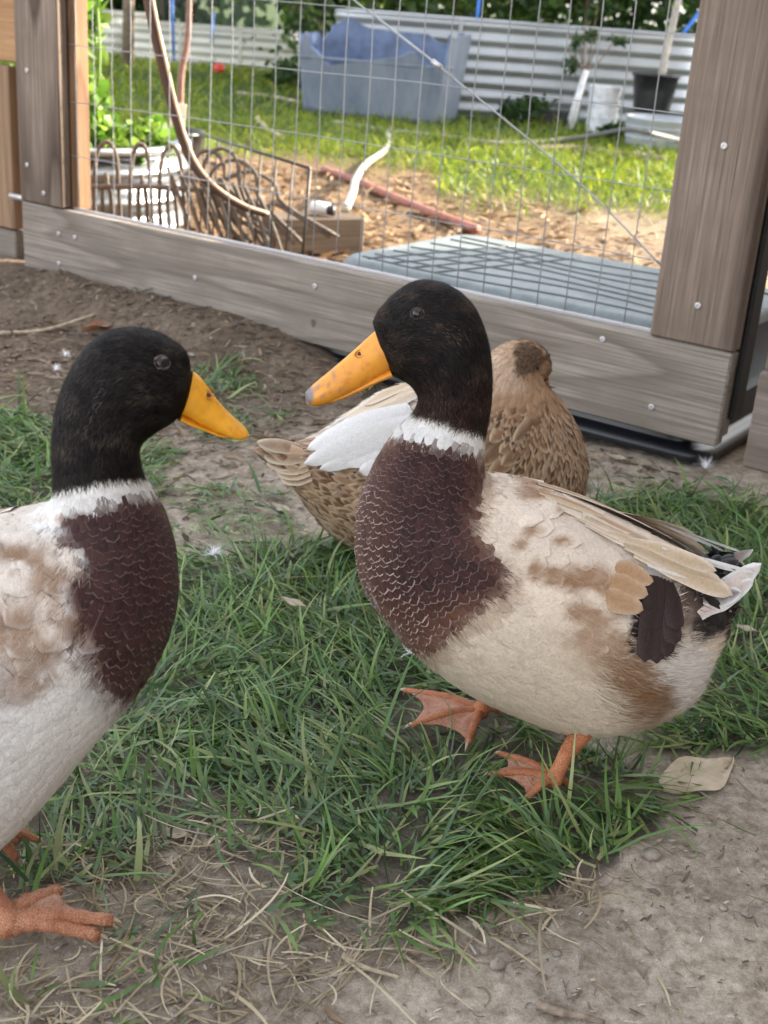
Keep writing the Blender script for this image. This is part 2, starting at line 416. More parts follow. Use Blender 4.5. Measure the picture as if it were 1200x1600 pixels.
parts.append(scatter_litter(3200, (-.45, .55, .5, 1.4), lambda x, y: (1-gdens(x, y))*.8, .0042, .0016, [(.34, .29, .24), (.20, .17, .14), (.60, .54, .46), (.22, .18, .15)], 39, .2, .9, 2))
V, F_, C = join(parts); o = mk('leaf_litter', V, F_, straw_m, None, True, {'Col': C}); tag(o, 'brown crumbled leaf litter on the soil beneath the gate', 'leaf litter', kind='stuff')
parts = [scatter_litter(7000, (-1.6, 1.8, 2.0, 4.9), lambda x, y: (behind(x, y) > .1)*(1-lawn(x, y))*(1-.75*sstep(.3, .9, x)), .028, .012, [(.32, .20, .10), (.22, .14, .08), (.42, .29, .17), (.13, .09, .06)], 35, .15, .5, 2, .008)]
V, F_, C = join(parts); o = mk('wood_chips', V, F_, straw_m, None, False, {'Col': C}); tag(o, 'orange brown wood chips spread behind the gate', 'wood chips', kind='stuff')
# lawn beyond the gate
bc = [(.21, .27, .020), (.15, .23, .020), (.29, .32, .025), (.10, .17, .02)]
def lawn_d(x, y): return lawn(x, y)*(.5+.5*sstep(.3, .5, vnoise(x*5, y*5, 41)))*(np.abs(x) < y*.42+.4)
V1 = scatter_grass(26000, (-2.6, 2.2, 4.0, 7.0), lawn_d, .055, .006, bc, 42, .45, .9)
V2 = scatter_grass(22000, (-5.5, 4.5, 7.0, 12.5), lawn_d, .065, .011, bc, 43, .4, .9)
V, F_, C = join([V1, V2]); lawn_m = colmat('lawn_blade', .45, .5, .15, 60, spec=.4)
o = mk('lawn', V, F_, lawn_m, None, True, {'Col': C}); tag(o, 'bright garden lawn beyond the wire gate', 'lawn', kind='stuff')

# ------------------------------------------------------------------ single leaves, pebbles, feathers, twigs on the soil
def flat_leaf(name, cen, az, L, W, mat, label, cat='leaf', curl=.15, group=None, tilt=0., z0=.004):
    e = empty(name, (0, 0, 0)) if False else None
    n, mm = 15, 9; V = []; r = random.Random(len(bpy.data.objects))
    for i in range(n):
        t = i/(n-1); wv = W*.5*(math.sin(math.pi*min(1, t**.8))**.75)*(1+.05*math.sin(t*13+az))
        for j in range(mm):
            u = j/(mm-1)*2-1
            V.append(((t-.5)*L, u*wv, z0+curl*L*(abs(u)**2*.35+(t-.5)**2*.5)+.004*math.sin(t*9)*math.sin(u*4)*L/.05*.5))
    Fc = [(i*mm+j, (i+1)*mm+j, (i+1)*mm+j+1, i*mm+j+1) for i in range(n-1) for j in range(mm-1)]
    o = mk(name, V, Fc, mat); o.location = (cen[0], cen[1], float(gz(cen[0], cen[1]))); o.rotation_euler = (tilt, 0, az); return tag(o, label, cat, group)
def leaf_mat(name, a, b):
    s = NT(name); v = s.coord(); nz = s.noise(v, 90, 6, .65); n2 = s.noise(v, 22, 3)
    s.set(Base_Color=s.mix(s.ramp(nz, [(.35, 0.), (.7, 1.)]), a, b), Roughness=.7)
    wv = s.n('ShaderNodeTexWave', wave_type='BANDS', bands_direction='DIAGONAL'); wv.inputs['Scale'].default_value = 55; wv.inputs['Distortion'].default_value = 2; s.l(v, wv.inputs[0])
    s.bump(s.math('ADD', s.math('MULTIPLY', wv.outputs['Fac'], .3), nz), .5, .0012); return s.m
lm1 = leaf_mat('dead_leaf_tan', (.56, .47, .35), (.42, .34, .24)); lm2 = leaf_mat('dead_leaf_brown', (.40, .34, .26), (.24, .19, .13))
def gaz(a, b): p, q = G(*a), G(*b); return math.atan2(q[1]-p[1], q[0]-p[0]), float(np.linalg.norm(q-p))
a_, l_ = gaz((1040, 1238), (1142, 1190)); flat_leaf('dead_leaf', G(1091, 1216), a_, l_*1.05, l_*.52, lm1, 'large tan dead leaf lying behind the standing duck\'s tail, on bare soil', curl=.10)
a_, l_ = gaz((440, 968), (480, 985)); flat_leaf('dead_leaf', G(458, 980), a_, l_*1.1, .011, lm2, 'small brown dead leaf in the grass between the two drakes', curl=.1, z0=.03)
a_, l_ = gaz((222, 680), (262, 655)); flat_leaf('dead_leaf', G(243, 668), a_, l_*1.2, .016, lm1, 'curled dead leaf showing beneath the left drake\'s bill', curl=.35, z0=.006)
a_, l_ = gaz((20, 1345), (70, 1330)); 
for i, (p, q, wd, lb_, z0) in enumerate([((128, 528), (190, 515), .03, 'broken reddish brown leaf on the soil in front of the gate', .004), ((945, 712), (985, 722), .016, 'pale curled leaf beside the black tray rim', .004), ((420, 795), (460, 812), .012, 'small straw coloured leaf on sparse grass left of the hen', .01), ((1145, 1000), (1180, 1010), .012, 'dry brown leaf in the grass below the drake\'s tail', .02), ((250, 1300), (300, 1310), .012, 'flat buff leaf on the bare patch left of the grass clump', .004)]):
    a_, l_ = gaz(p, q); c0 = G((p[0]+q[0])/2, (p[1]+q[1])/2); flat_leaf('dead_leaf', c0, a_, l_, wd, lm2 if i else leaf_mat('dead_leaf_red', (.36, .18, .10), (.22, .11, .07)), lb_, curl=.2, z0=z0)
stone_m = simple('stone', (.28, .24, .20), .9, 0, .35, 60, .6, .003)
def pebble(px, py, r, label, name='pebble', z=1.):
    r0 = random.Random(px); V = []; Fc = []; n, mm = 9, 12
    for i in range(n):
        for j in range(mm):
            a = math.pi*i/(n-1); b = 2*math.pi*j/mm; k = r*(1+.28*(vnoise(math.sin(a)*math.cos(b)*2+px, math.cos(a)*2+math.sin(b)*1.4, px)-.5)*2)
            V.append((k*math.sin(a)*math.cos(b)*1.2, k*math.sin(a)*math.sin(b), k*math.cos(a)*.7*z))
    Fc = [(i*mm+j, (i+1)*mm+j, (i+1)*mm+(j+1) % mm, i*mm+(j+1) % mm) for i in range(n-1) for j in range(mm)]
    o = mk(name, V, Fc, stone_m); p = G(px, py); o.location = (p[0], p[1], float(gz(p[0], p[1]))+r*.45); o.rotation_euler = (0, 0, px); tag(o, label, 'stone')
pebble(777, 1508, .0050, 'small brown stone on the pale soil in front of the grass'); pebble(1018, 1337, .0062, 'dark round clod at the right edge of the grass clump')
pebble(298, 563, .008, 'pale flat stone near the small grass tuft by the gate', z=.4); pebble(870, 1490, .003, 'tiny grey stone on bare soil, lower right')
pebble(1130, 1420, .0032, 'tiny stone on the bare soil at the right edge'); pebble(1165, 1430, .004, 'grey pebble at the right frame edge on dry soil', z=.6)
bark = simple('twig_bark', (.22, .17, .13), .9, 0, .4, 120, .7, .002); barkl = simple('twig_pale', (.42, .34, .25), .85, 0, .3, 120, .6, .001)
def twig(pts, r, label, m_=bark, z=.004, cat='twig'):
    P = np.array([G(*p) for p in pts]); P[:, 2] = gz(P[:, 0], P[:, 1])+z; P = crom(P, 24)
    rr = r*(1-.45*np.linspace(0, 1, 24))*(1+.12*np.sin(np.arange(24)*2.1)); V, Fc = tube(P, rr, 8)
    return tag(mk('twig', V, Fc, m_), label, cat)
twig([(838, 1572), (870, 1583), (905, 1590), (945, 1602)], .0034, 'short dark twig at the bottom edge of the soil')
twig([(0, 524), (70, 519), (150, 512)], .0042, 'long thin twig on the soil left of the left drake\'s head', barkl)
twig([(900, 1368), (870, 1366), (830, 1362)], .0028, 'brown twig half buried at the edge of the grass clump')
twig([(535, 1490), (570, 1503), (625, 1521)], .0022, 'straight pale straw stalk on the soil in front of the grass', barkl)
twig([(712, 1450), (708, 1500), (690, 1530), (740, 1580)], .0011, 'thin curved straw stem bending over bare soil', barkl)
twig([(20, 565), (60, 560), (95, 580)], .0025, 'thin broken stick on the dark mulch at left', bark)
twig([(800, 1210), (850, 1165), (870, 1158)], .0001, 'x') if False else None
dm = NT('down_feather'); dm.set(Base_Color=(.8, .8, .82), Roughness=.8); dm = dm.m
def down(px, py, r, label, z=.01):
    p = G(px, py); rr = np.random.default_rng(px); N = 90
    az = rr.normal(1.2, .9, N); V, F_, C = strips(np.tile([[p[0], p[1], z]], (N, 1)), az, rr.uniform(.1, 1.2, N), rr.uniform(-2, .6, N), r*rr.uniform(.5, 1.2, N), np.full(N, .0006), np.ones((N, 3)), 5, rr.normal(0, 1.6, N))
    V[:, 2] = np.maximum(V[:, 2], .004)
    tag(mk('down_feather', V, F_, dm), label, 'feather')
down(1100, 742, .022, 'fluffy white feather beside the tray corner under the gate'); down(102, 565, .014, 'small white feather on the mulch behind the left drake')
down(88, 588, .014, 'tiny white down scrap on the mulch left of the drake\'s head'); down(332, 893, .016, 'white down feather caught on grass beside the left drake\'s chest', .02)
down(640, 1050, .014, 'faint white feather in the grass below the middle drake\'s breast', .02)

# ------------------------------------------------------------------ gate
w_rail = wood('weathered_rail', (.11, .086, .068), (.36, .315, .27), 0, 14, .8, grain=.8)
w_stile = wood('weathered_stile', (.075, .050, .036), (.33, .255, .205), 2, 13, .5, grain=1.3)
w_back = wood('cedar_board', (.14, .075, .04), (.32, .185, .10), 2, 14, .8)
w_backr = wood('cedar_rail', (.20, .15, .11), (.36, .29, .23), 0, 14, .8)
steel = galv('screw_steel', (.62, .60, .62), .35, .7)
wire_m = galv('galvanised_wire', (.36, .37, .39), .42, .6)
gate = empty('wire_gate', tuple(GO), math.atan2(gdir[1], gdir[0]), 'weathered wooden garden gate with welded wire mesh behind the ducks', 'gate')
def board(name, x0, x1, y0, y1, z0, z1, mat, parent, b=.003):
    b_ = MB(); cx, cy, cz = (x0+x1)/2, (y0+y1)/2, (z0+z1)/2
    b_.box(x0-cx, x1-cx, y0-cy, y1-cy, z0-cz, z1-cz, b); o = b_.build(name, mat, parent, False); o.location = (cx, cy, cz); return o
GT = 1.15
board('bottom_rail', 0, 1.521, 0, .024, .036, .177, w_rail, gate)
board('stile', 0, .125, -.0015, .024, .179, GT, w_stile, gate); board('stile', 1.394, 1.523, -.003, .024, .1785, GT, w_stile, gate)
board('top_rail', .127, 1.392, 0, .024, GT-.14, GT, w_rail, gate)
board('back_rail', .004, 1.517, .029, .056, .042, .172, w_backr, gate)
board('back_stile', .004, .14, .029, .064, .174, GT, w_back, gate); board('back_stile', 1.40, 1.517, .029, .064, .174, GT, w_back, gate)
rub = simple('black_rubber', (.018, .018, .02), .5, 0, .3, 40, .2)
board('edge_strip', 1.519, 1.527, .034, .075, .07, GT-.02, rub, gate)
mb = MB(); r_ = random.Random(3)
for i in range(26):
    x = .144+i*.0498; P = [(x+r_.uniform(-.0015, .0015), .0265+r_.uniform(-.001, .001), z) for z in np.linspace(.165, GT-.06, 14)]
    if x < 1.40: mb.tube(P, .0009, 6)
for k in range(9):
    z = .177+.1035*k; ph = r_.uniform(0, 6)
    mb.tube([(x, .0287, z+.0016*math.sin(x*5+ph)+r_.uniform(-.0006, .0006)) for x in np.linspace(.05, 1.46, 34)], .0009, 6)
mb.build('wire_mesh', wire_m, gate)
# edge channel on top of the bottom rail
board('edge_channel', .13, 1.39, .0245, .0285, .1745, .1815, steel, gate, .0008)
mb = MB(); mb.tube(crom([(.62, .033, .725), (.765, .033, .62), (.93, .033, .535), (1.217, .033, .383), (1.40, .033, .262)], 20), .0014, 6)
mb.tube([(.83, .034, .585), (1.0, .034, .499)], .0022, 6); mb.build('brace_cable', wire_m, gate)
mb = MB(); mb.tube([(.955, .033, .523), (.972, .0325, .5145)], .0042, 8); mb.build('turnbuckle', steel, gate)
def screw(x, z, parent, y=-.0005, r=.0048):
    V = []; Fc = []; seg = 14; rings = [(r, 0), (r, -.0012), (r*.75, -.0019), (r*.42, -.0019), (r*.36, -.0006)]
    for rr, yy in rings:
        for j in range(seg):
            a = 2*math.pi*j/seg; k = rr*(1.0 if rr > r*.5 else (1.15 if j % 2 else .8)); V.append((k*math.cos(a), yy, k*math.sin(a)))
    for i in range(len(rings)-1):
        for j in range(seg): Fc.append((i*seg+j, i*seg+(j+1) % seg, (i+1)*seg+(j+1) % seg, (i+1)*seg+j))
    Fc.append(tuple((len(rings)-1)*seg+j for j in range(seg)))
    o = mk('screw', V, Fc, steel, parent, False); o.location = (x, y, z); return o
for x, z in [(.036, .433), (.026, .252), (.073, .2026), (.487, .104), (.11, .0675), (.112, .128), (.77, .139), (1.321, .157), (1.414, .0728), (.16, .128)]:
    screw(x, z, gate, y=-.002 if z > .178 else -.0005)
for x, z in [(1.4604, .4539), (1.4606, .235)]: screw(x, z, gate, y=-.0035)
s = NT('knot'); s.set(Base_Color=(.12, .085, .06), Roughness=.8)
for x, z in [(.7706, .0738)]:
    V = [(0, -.0008, 0)]+[(.0055*math.cos(a)*(1+.2*math.sin(3*a)), -.0006, .0075*math.sin(a)) for a in np.linspace(0, 2*math.pi, 14, endpoint=False)]
    o = mk('knot', V, [(0, i+1, (i+1) % 14+1) for i in range(14)], s.m, gate); o.location = (x, 0, z)

# fence left of the gate (behind it) and right of it
def gl(x, y, z=0): return GO+gdir*x+gn*y+np.array([0, 0, z])
fr = math.atan2(gdir[1], gdir[0])
fl = empty('board_fence', tuple(gl(-.03, .08)), fr, 'orange cedar boards and post at the far left of the gate', 'fence')
board('post', -.055, .03, .0, .085, -.05, .52, wood('post_cedar', (.14, .075, .04), (.36, .21, .12), 2, 14, .8), fl)
board('board', -.5, -.008, -.03, -.002, .44, .62, wood('board_cedar', (.32, .17, .075), (.52, .31, .16), 0, 14, .8), fl)
board('board', -.5, -.057, -.03, -.002, .10, .43, wood('board_cedar2', (.20, .12, .07), (.40, .26, .16), 2, 14, .8), fl)
board('board', -.5, -.057, -.028, .0, -.04, .096, w_rail, fl)
mb = MB(); mb.tube([(-.045, -.045, .175), (.045, -.045, .175)], .0065, 12); mb.build('latch_bolt', steel, fl)
fr_ = empty('board_fence', tuple(gl(1.575, -.035)), fr, 'weathered fence frame at the right edge, past the gate\'s hinge side', 'fence')
board('rail', 0, 1.3, 0, .03, .03, .17, w_stile if False else wood('rail_r', (.15, .115, .095), (.29, .235, .20), 0, 9, .8), fr_)
board('stile', 0.006, .14, -.001, .03, .173, 1.15, w_stile, fr_)
for x, z in [(.035, .124), (.05, .062), (.045, .24)]: screw(x, z, fr_, y=-.001)
mb = MB(); mb.tube([(0, 0, -.1), (0, 0, 1.3)], .021, 20)
gp = mb.build('fence_post', galv('post_steel', (.55, .57, .55), .4, .6)); gp.location = tuple(gl(1.60, .085)); tag(gp, 'round galvanised fence post behind the gate\'s right edge', 'fence post')

# ------------------------------------------------------------------ upturned plastic platform with a black rim
plat = empty('plastic_platform', tuple(gl(1.05, .395)), fr, 'upturned dark plastic tray with a ribbed pale top and black rim, under the gate', 'plastic tray')
def rrect(hx, hy, r, n=6):
    out = []
    for cx, cy, a0 in ((hx-r, hy-r, 0), (-hx+r, hy-r, 90), (-hx+r, -hy+r, 180), (hx-r, -hy+r, 270)):
        for k in range(n+1):
            a = R(a0+90*k/n); out.append((cx+r*math.cos(a), cy+r*math.sin(a)))
    return out
def loftrings(rings, cap0=False, cap1=True):
    n = len(rings[0]); V = [p for r in rings for p in r]; Fc = []
    for i in range(len(rings)-1):
        for j in range(n): Fc.append((i*n+j, i*n+(j+1) % n, (i+1)*n+(j+1) % n, (i+1)*n+j))
    if cap0: Fc.append(tuple(range(n))[::-1])
    if cap1: Fc.append(tuple((len(rings)-1)*n+j for j in range(n)))
    return V, Fc
def ring(hx, hy, r, z): return [(x, y, z) for x, y in rrect(hx, hy, r)]
hx, hy = .46, .40
V, Fc = loftrings([ring(hx, hy, .05, .004), ring(hx+.002, hy+.002, .05, .012), ring(hx, hy, .05, .017), ring(hx-.022, hy-.022, .045, .017), ring(hx-.03, hy-.03, .045, .022)], False, False)
mk('rim', V, Fc, simple('rim_black', (.012, .013, .016), .3, 0, .3, 30, .15), plat)
V, Fc = loftrings([ring(hx-.03, hy-.03, .045, .020), ring(hx-.04, hy-.04, .045, .06)], False, False)
mk('base_wall', V, Fc, bpy.data.materials['rim_black'], plat)
V, Fc = loftrings([ring(hx-.04, hy-.04, .045, .06), ring(hx-.062, hy-.062, .05, .062), ring(hx-.085, hy-.165, .06, .138)], False, False)
mk('side_wall', V, Fc, simple('tray_side', (.010, .016, .026), .55, 0, .3, 20, .15), plat)
topm = NT('tray_top'); v = topm.coord(); nz = topm.noise(v, 26, 7, .65); n2 = topm.noise(v, 5, 4)
topm.set(Base_Color=topm.mix(topm.ramp(nz, [(.35, 0.), (.7, 1.)]), (.20, .235, .24), (.12, .145, .155)), Roughness=topm.math('ADD', topm.math('MULTIPLY', n2, .4), .3)); topm.bump(nz, .2, .001)
V, Fc = loftrings([ring(hx-.0851, hy-.1651, .06, .138), ring(hx-.088, hy-.168, .06, .150), ring(hx-.098, hy-.178, .055, .158), ring(hx-.11, hy-.19, .05, .159)], False, True)
tp = mk('top', V, Fc, topm.m, plat)
mb = MB(); yy = -hy+.135
ribx = hx-.13
for k in range(7):
    y0 = -hy+.21+k*.057
    P = [(t*ribx, y0+.022*math.sin(t*3.2+k*.9)*(1 if k % 2 else .6), .1595) for t in np.linspace(-1, 1, 24)]
    mb.tube(P, .0024, 6)
for k in range(4):
    P = [(-ribx+.02+.05*k+.1*t, -hy+.20+t*.38, .1598) for t in np.linspace(0, 1, 12)]; mb.tube(P, .002, 6)
mb.build('rib', simple('tray_rib', (.075, .09, .095), .45, 0, .3, 30, .2), tp)

# ------------------------------------------------------------------ things beyond the gate
gal = galv('corrugated_steel', (.42, .44, .46), .34, .6); galp = galv('corrugated_pale', (.72, .70, .62), .5, .3)
def corr_sheet(P, z0, z1, period=.08, amp=.0075):
    P = np.asarray(P); nz_ = int((z1-z0)/period*10); V = []; n = len(P)
    T = np.gradient(P, axis=0); T /= np.linalg.norm(T, axis=1)[:, None]; N = np.stack([T[:, 1], -T[:, 0]], 1)
    zs = np.linspace(z0, z1, nz_)
    for z in zs:
        k = amp*math.sin((z-z0)/period*2*math.pi); 
        for p, nn in zip(P, N): V.append((p[0]+nn[0]*k, p[1]+nn[1]*k, z))
    return V, [(i*n+j, i*n+j+1, (i+1)*n+j+1, (i+1)*n+j) for i in range(nz_-1) for j in range(n-1)]
def bed(cen, hx, hy, z1, rz, label, mat, period=.08, soil=True, amp=.0075):
    e = empty('raised_bed', cen, rz, label, 'raised bed')
    pl = [(x, y) for x, y in rrect(hx, hy, min(hx, hy)*.35, 8)]; pl = pl[::-1]+[pl[-1]]
    P = []
    for a, b in zip(pl[:-1], pl[1:]):
        P += [a]
    P.append(pl[-1]); V, Fc = corr_sheet(P, -.02, z1, period, amp); mk('wall', V, Fc, mat, e)
    mb = MB(); mb.tube([(x, y, z1) for x, y in pl], .008, 8); mb.build('rim', mat, e)
    if soil:
        q = rrect(hx*.98, hy*.98, min(hx, hy)*.34, 8); mk('soil', [(x, y, z1-.05) for x, y in q], [tuple(range(len(q)))], simple('bed_soil', (.06, .045, .03), .95, 0, .4, 60, .8, .01), e, False)
    for x in (-hx*.33, hx*.33):
        board('seam_strip', x-.012, x+.012, -hy-.014, -hy-.0105, 0, z1, mat, e)
    return e
bed((.62, 8.62, 0), 1.14, .62, .545, 0, 'long corrugated steel raised bed behind the blue tub', gal)
bed((-1.75, 11.9, 0), .80, .5, .30, R(-4), 'low cream corrugated bed at the back of the lawn, right of the dark trunk', galp, .075)
bed((-3.3, 12.3, 0), .75, .5, .36, R(-4), 'pale corrugated bed furthest back on the left side', galp, .08)
bed((2.62, 8.55, 0), .78, .5, .50, 0, 'short grey corrugated bed at the far right beside the young tree', gal)

# broken blue tub
tub = empty('plastic_tub', (-.19, 7.50, 0), R(-16), 'broken blue plastic tub with a jagged rim on the lawn', 'tub')
def tubring(s_, z, n=96):
    out = []
    for k in range(n):
        a = 2*math.pi*k/n; ca, sa = math.cos(a), math.sin(a); e = .34
        out.append((.46*s_*np.sign(ca)*abs(ca)**e, .28*s_*np.sign(sa)*abs(sa)**e, z))
    return out
n = 96; fac = [0, .1, .25, .4, .55, .7, .85, 1.]
hgt = []
rr = random.Random(5)
for k in range(n):
    a = 2*math.pi*k/n; x, y = math.cos(a), math.sin(a)
    if y < -.55:   # front wall, broken low
        h_ = .345+.07*(float(vnoise(k*.35, 3., 5))-.5)+.02*math.sin(k*.5+1)-.06*math.exp(-((x+.1)/.12)**2)+.03*(x < -.45)-.03*(x > .25)+rr.uniform(-.004, .004)
    elif x > .5: h_ = .46+.01*math.sin(k*.6)
    elif x < -.75: h_ = .40+.02*math.sin(k*.7)
    else: h_ = .45+.07*math.exp(-((x+.35)/.16)**2)+.03*(float(vnoise(k*.3, 7., 6))-.5)-.03*(x > .1)*(x < .5)+.03*(x > .6)
    hgt.append(h_)
V = []; 
for f_ in fac:
    rg = tubring(.90+.1*f_, 0)
    for k in range(n): V.append((rg[k][0], rg[k][1], .004+hgt[k]*f_))
Fc = [(i*n+j, i*n+(j+1) % n, (i+1)*n+(j+1) % n, (i+1)*n+j) for i in range(len(fac)-1) for j in range(n)]
Fc.append(tuple(range(n))[::-1])
outm = NT('tub_outside'); v = outm.coord((1, 1, .4)); nz = outm.noise(v, 9, 7, .65)
outm.set(Base_Color=outm.mix(outm.ramp(nz, [(.3, 0.), (.7, 1.)]), (.10, .125, .175), (.19, .22, .265)), Roughness=.65)
inm = simple('tub_inside', (.085, .125, .22), .5, 0, .35, 12, .1)
o = mk('outer_wall', V, Fc, outm.m, tub)
V2 = [(x*.965, y*.95, z+.002 if z > .01 else .01) for x, y, z in V]
mk('inner_wall', V2, [f[::-1] for f in Fc], inm, tub)
V3 = V[-n:]+V2[-n:]; mk('broken_rim', V3, [(j, (j+1) % n, n+(j+1) % n, n+j) for j in range(n)], inm, tub)
V, Fc = tube([(x*.975, y*.975, .30) for x, y, z in tubring(1., 0, 60)[31:59]], .008, 8); mk('moulded_ridge', V, Fc, outm.m, tub)

def pot(name, cen, r0, r1, h, mat, label, rim=True, cat='pot', soilc=(.05, .04, .03)):
    e = empty(name, cen, 0, label, cat); n = 36
    prof = [(r0, 0), (r0*1.02, h*.1), ((r0+r1)/2, h*.5), (r1, h*.93), (r1*1.06, h*.93), (r1*1.06, h), (r1*.97, h), (r1*.95, h*.85)]
    rings = [[(r*math.cos(2*math.pi*j/n), r*math.sin(2*math.pi*j/n), z) for j in range(n)] for r, z in prof]
    V, Fc = loftrings(rings, True, False); mk('body', V, Fc, mat, e)
    mk('soil', [(r1*.95*math.cos(2*math.pi*j/n), r1*.95*math.sin(2*math.pi*j/n), h*.86) for j in range(n)], [tuple(range(n))], simple('pot_soil', soilc, .95, 0, .4, 60, .8, .006), e, False)
    return e
blackp = simple('black_pot_plastic', (.02, .02, .022), .4, 0, .3, 30, .1)
def leaves(cen, rad, n, size, cols, seed, clumps=14, asp=.55, droop=0.):
    r = np.random.default_rng(seed); cc_ = r.normal(0, .5, (clumps, 3)); cc_ /= np.maximum(1, np.linalg.norm(cc_, axis=1))[:, None]
    k = r.integers(0, clumps, n); P = cc_[k]+r.normal(0, .19, (n, 3)); P = P*np.array(rad)+np.array(cen)
    a = r.normal(0, 1, (n, 3)); a[:, 2] -= droop; a /= np.linalg.norm(a, axis=1)[:, None]; b = np.cross(a, r.normal(0, 1, (n, 3))); b /= np.linalg.norm(b, axis=1)[:, None]
    nn_ = np.cross(a, b); s_ = size*r.uniform(.5, 1.3, n)[:, None]
    V = np.stack([P, P+a*s_*.35+b*s_*asp*.5+nn_*s_*.06, P+a*s_*.75+b*s_*asp*.36, P+a*s_-nn_*s_*.1, P+a*s_*.75-b*s_*asp*.36, P+a*s_*.35-b*s_*asp*.5+nn_*s_*.06], 1).reshape(-1, 3)
    i = (np.arange(n)*6)[:, None]; F_ = np.concatenate([i+np.array([[0, 1, 2, 3]]), i+np.array([[0, 3, 4, 5]])], 0)
    cs = np.array(cols); C = np.repeat(cs[(k+r.integers(0, 2, n)) % len(cs)]*r.uniform(.6, 1.35, (n, 1)), 6, 0); return V, F_, C
leaf_m = colmat('leaf_green', .45, .45, .1, 30, spec=.4)
trunk_m = simple('trunk_bark', (.20, .15, .11), .95, 0, .4, 40, .9, .01)
def tree(name, x, y, h, tr, crown_r, n, size, cols, seed, label, cat, group=None, cz=None, limbs=5, tm=None, z0=-.03):
    e = empty(name, (x, y, 0), 0, label, cat, group); r_ = random.Random(seed); cz = cz or h*.7
    mb = MB(); P = crom([(0, 0, z0), (r_.uniform(-.05, .05)*h*.3, r_.uniform(-.05, .05)*h*.3, h*.35), (r_.uniform(-.1, .1)*h*.4, 0, h*.75)], 12)
    mb.tube(P, np.linspace(tr, tr*.5, 12), 10)
    for k in range(limbs):
        a = k*2*math.pi/limbs+r_.uniform(-.4, .4); s0 = P[r_.randint(5, 11)]; L = crown_r[0]*.8
        mb.tube(crom([s0, s0+np.array([math.cos(a)*L*.5, math.sin(a)*L*.5, crown_r[2]*.25]), s0+np.array([math.cos(a)*L, math.sin(a)*L, crown_r[2]*r_.uniform(.1, .7)])], 8), np.linspace(tr*.45, tr*.12, 8), 6)
    mb.build('trunk', tm or trunk_m, e)
    V, F_, C = leaves((0, 0, cz), crown_r, n, size, cols, seed, max(14, int(n/130)))
    mk('crown', V, F_, leaf_m, e, False, {'Col': C}); return e
gr = [(.055, .115, .025), (.08, .15, .03), (.04, .085, .02), (.11, .17, .03)]
grd = [(.03, .07, .02), (.045, .09, .025), (.06, .11, .03)]
# shrubs behind the long bed
for i, (x, y, lb_) in enumerate([(-.75, 10.2, 'yellow green shrub behind the blue tub, left end'), (.25, 10.3, 'leafy shrub behind the bed above the tub\'s right corner'), (1.2, 10.0, 'dense green shrub behind the middle of the long bed'), (2.2, 10.1, 'dark leafy shrub behind the right end of the long bed'), (3.3, 9.7, 'rightmost tall shrub beyond the raised beds')]):
    tree('garden_shrub', x, y, 1.8, .05, (.75, .6, .95), 3600, .085, gr if i != 3 else grd, 50+i, lb_, 'shrub', 'shrubs behind the long raised bed', cz=1.05)
for i, (x, y, hgt_, lb_) in enumerate([(-3.9, 14.2, 3.2, 'dark green tree over the far left raised bed'), (-2.75, 13.9, 2.6, 'dense dark tree left of the wire panel, far back'), (-1.35, 15., 3., 'sunlit tree behind the chicken wire panel'), (.6, 14.5, 4., 'tall tree in the middle of the far hedge'), (3., 14., 4.2, 'tall tree at the right of the far hedge'), (5.6, 13, 4.2, 'big tree beyond the right shrubs')]):
    tree('garden_tree', x, y, hgt_, .10, (1.1, .9, hgt_*.5), 3600, .15, grd if i in (0, 1) else gr, 70+i, lb_, 'tree', 'trees at the back of the garden', cz=hgt_*.52)
tree('shade_tree', 3.5, 8.9, 3.2, .09, (1.25, 1.15, 1.0), 5200, .11, gr, 95, 'round crowned tree added just outside the right edge to dapple the lawn with shade', 'tree', cz=2.1)  # unseen tree, added to throw dappled shade on the middle lawn
for i, (x, y, lb_) in enumerate([(5.6, 10.2, 'broad tree added out of view at right to shade the lawn'), (7.4, 12.6, 'second shade tree added out of view at right, nearer the back')]):  # two more unseen trees added as shade casters for the lawn
    tree('shade_tree', x, y, 3.6, .12, (1.3, 1.5, 1.3), 6000, .12, gr, 90+i, lb_, 'tree', cz=2.3 if i == 0 else 2.8)
far_h = []
for i in range(9):
    x = -20+i*5.; far_h.append(leaves((x, 24+2*math.sin(i*2.), 1.6), (3.3, 1.5, 2.2), 1500, .35, grd, 300+i, 24))
V, F_, C = join(far_h); tag(mk('far_woodland', V, F_, leaf_m, None, False, {'Col': C}), 'far off woodland edge closing the garden', 'woodland', kind='stuff')
# tree trunks seen at left
def limb(name, pts, r, label, cat, mat, group=None, parent=None):
    V, Fc = tube(crom(pts, 20), np.interp(np.linspace(0, 1, 20), np.linspace(0, 1, len(r)), r), 12)
    return tag(mk(name, V, Fc, mat, parent), label, cat, group)
e = empty('young_tree', tuple(AT(200, 95, 10.6)*np.array([1, 1, 0])), 0, 'slim dark trunked tree standing before the far left bed', 'tree')
V, Fc = tube([(0, 0, 0), (.01, 0, .5), (-.05, 0, 1.4)], [.05, .045, .03], 10); mk('trunk', V, Fc, trunk_m, e)
V, F_, C = leaves((0, 0, 1.5), (.6, .5, .5), 1800, .08, gr, 401); mk('crown', V, F_, leaf_m, e, False, {'Col': C})
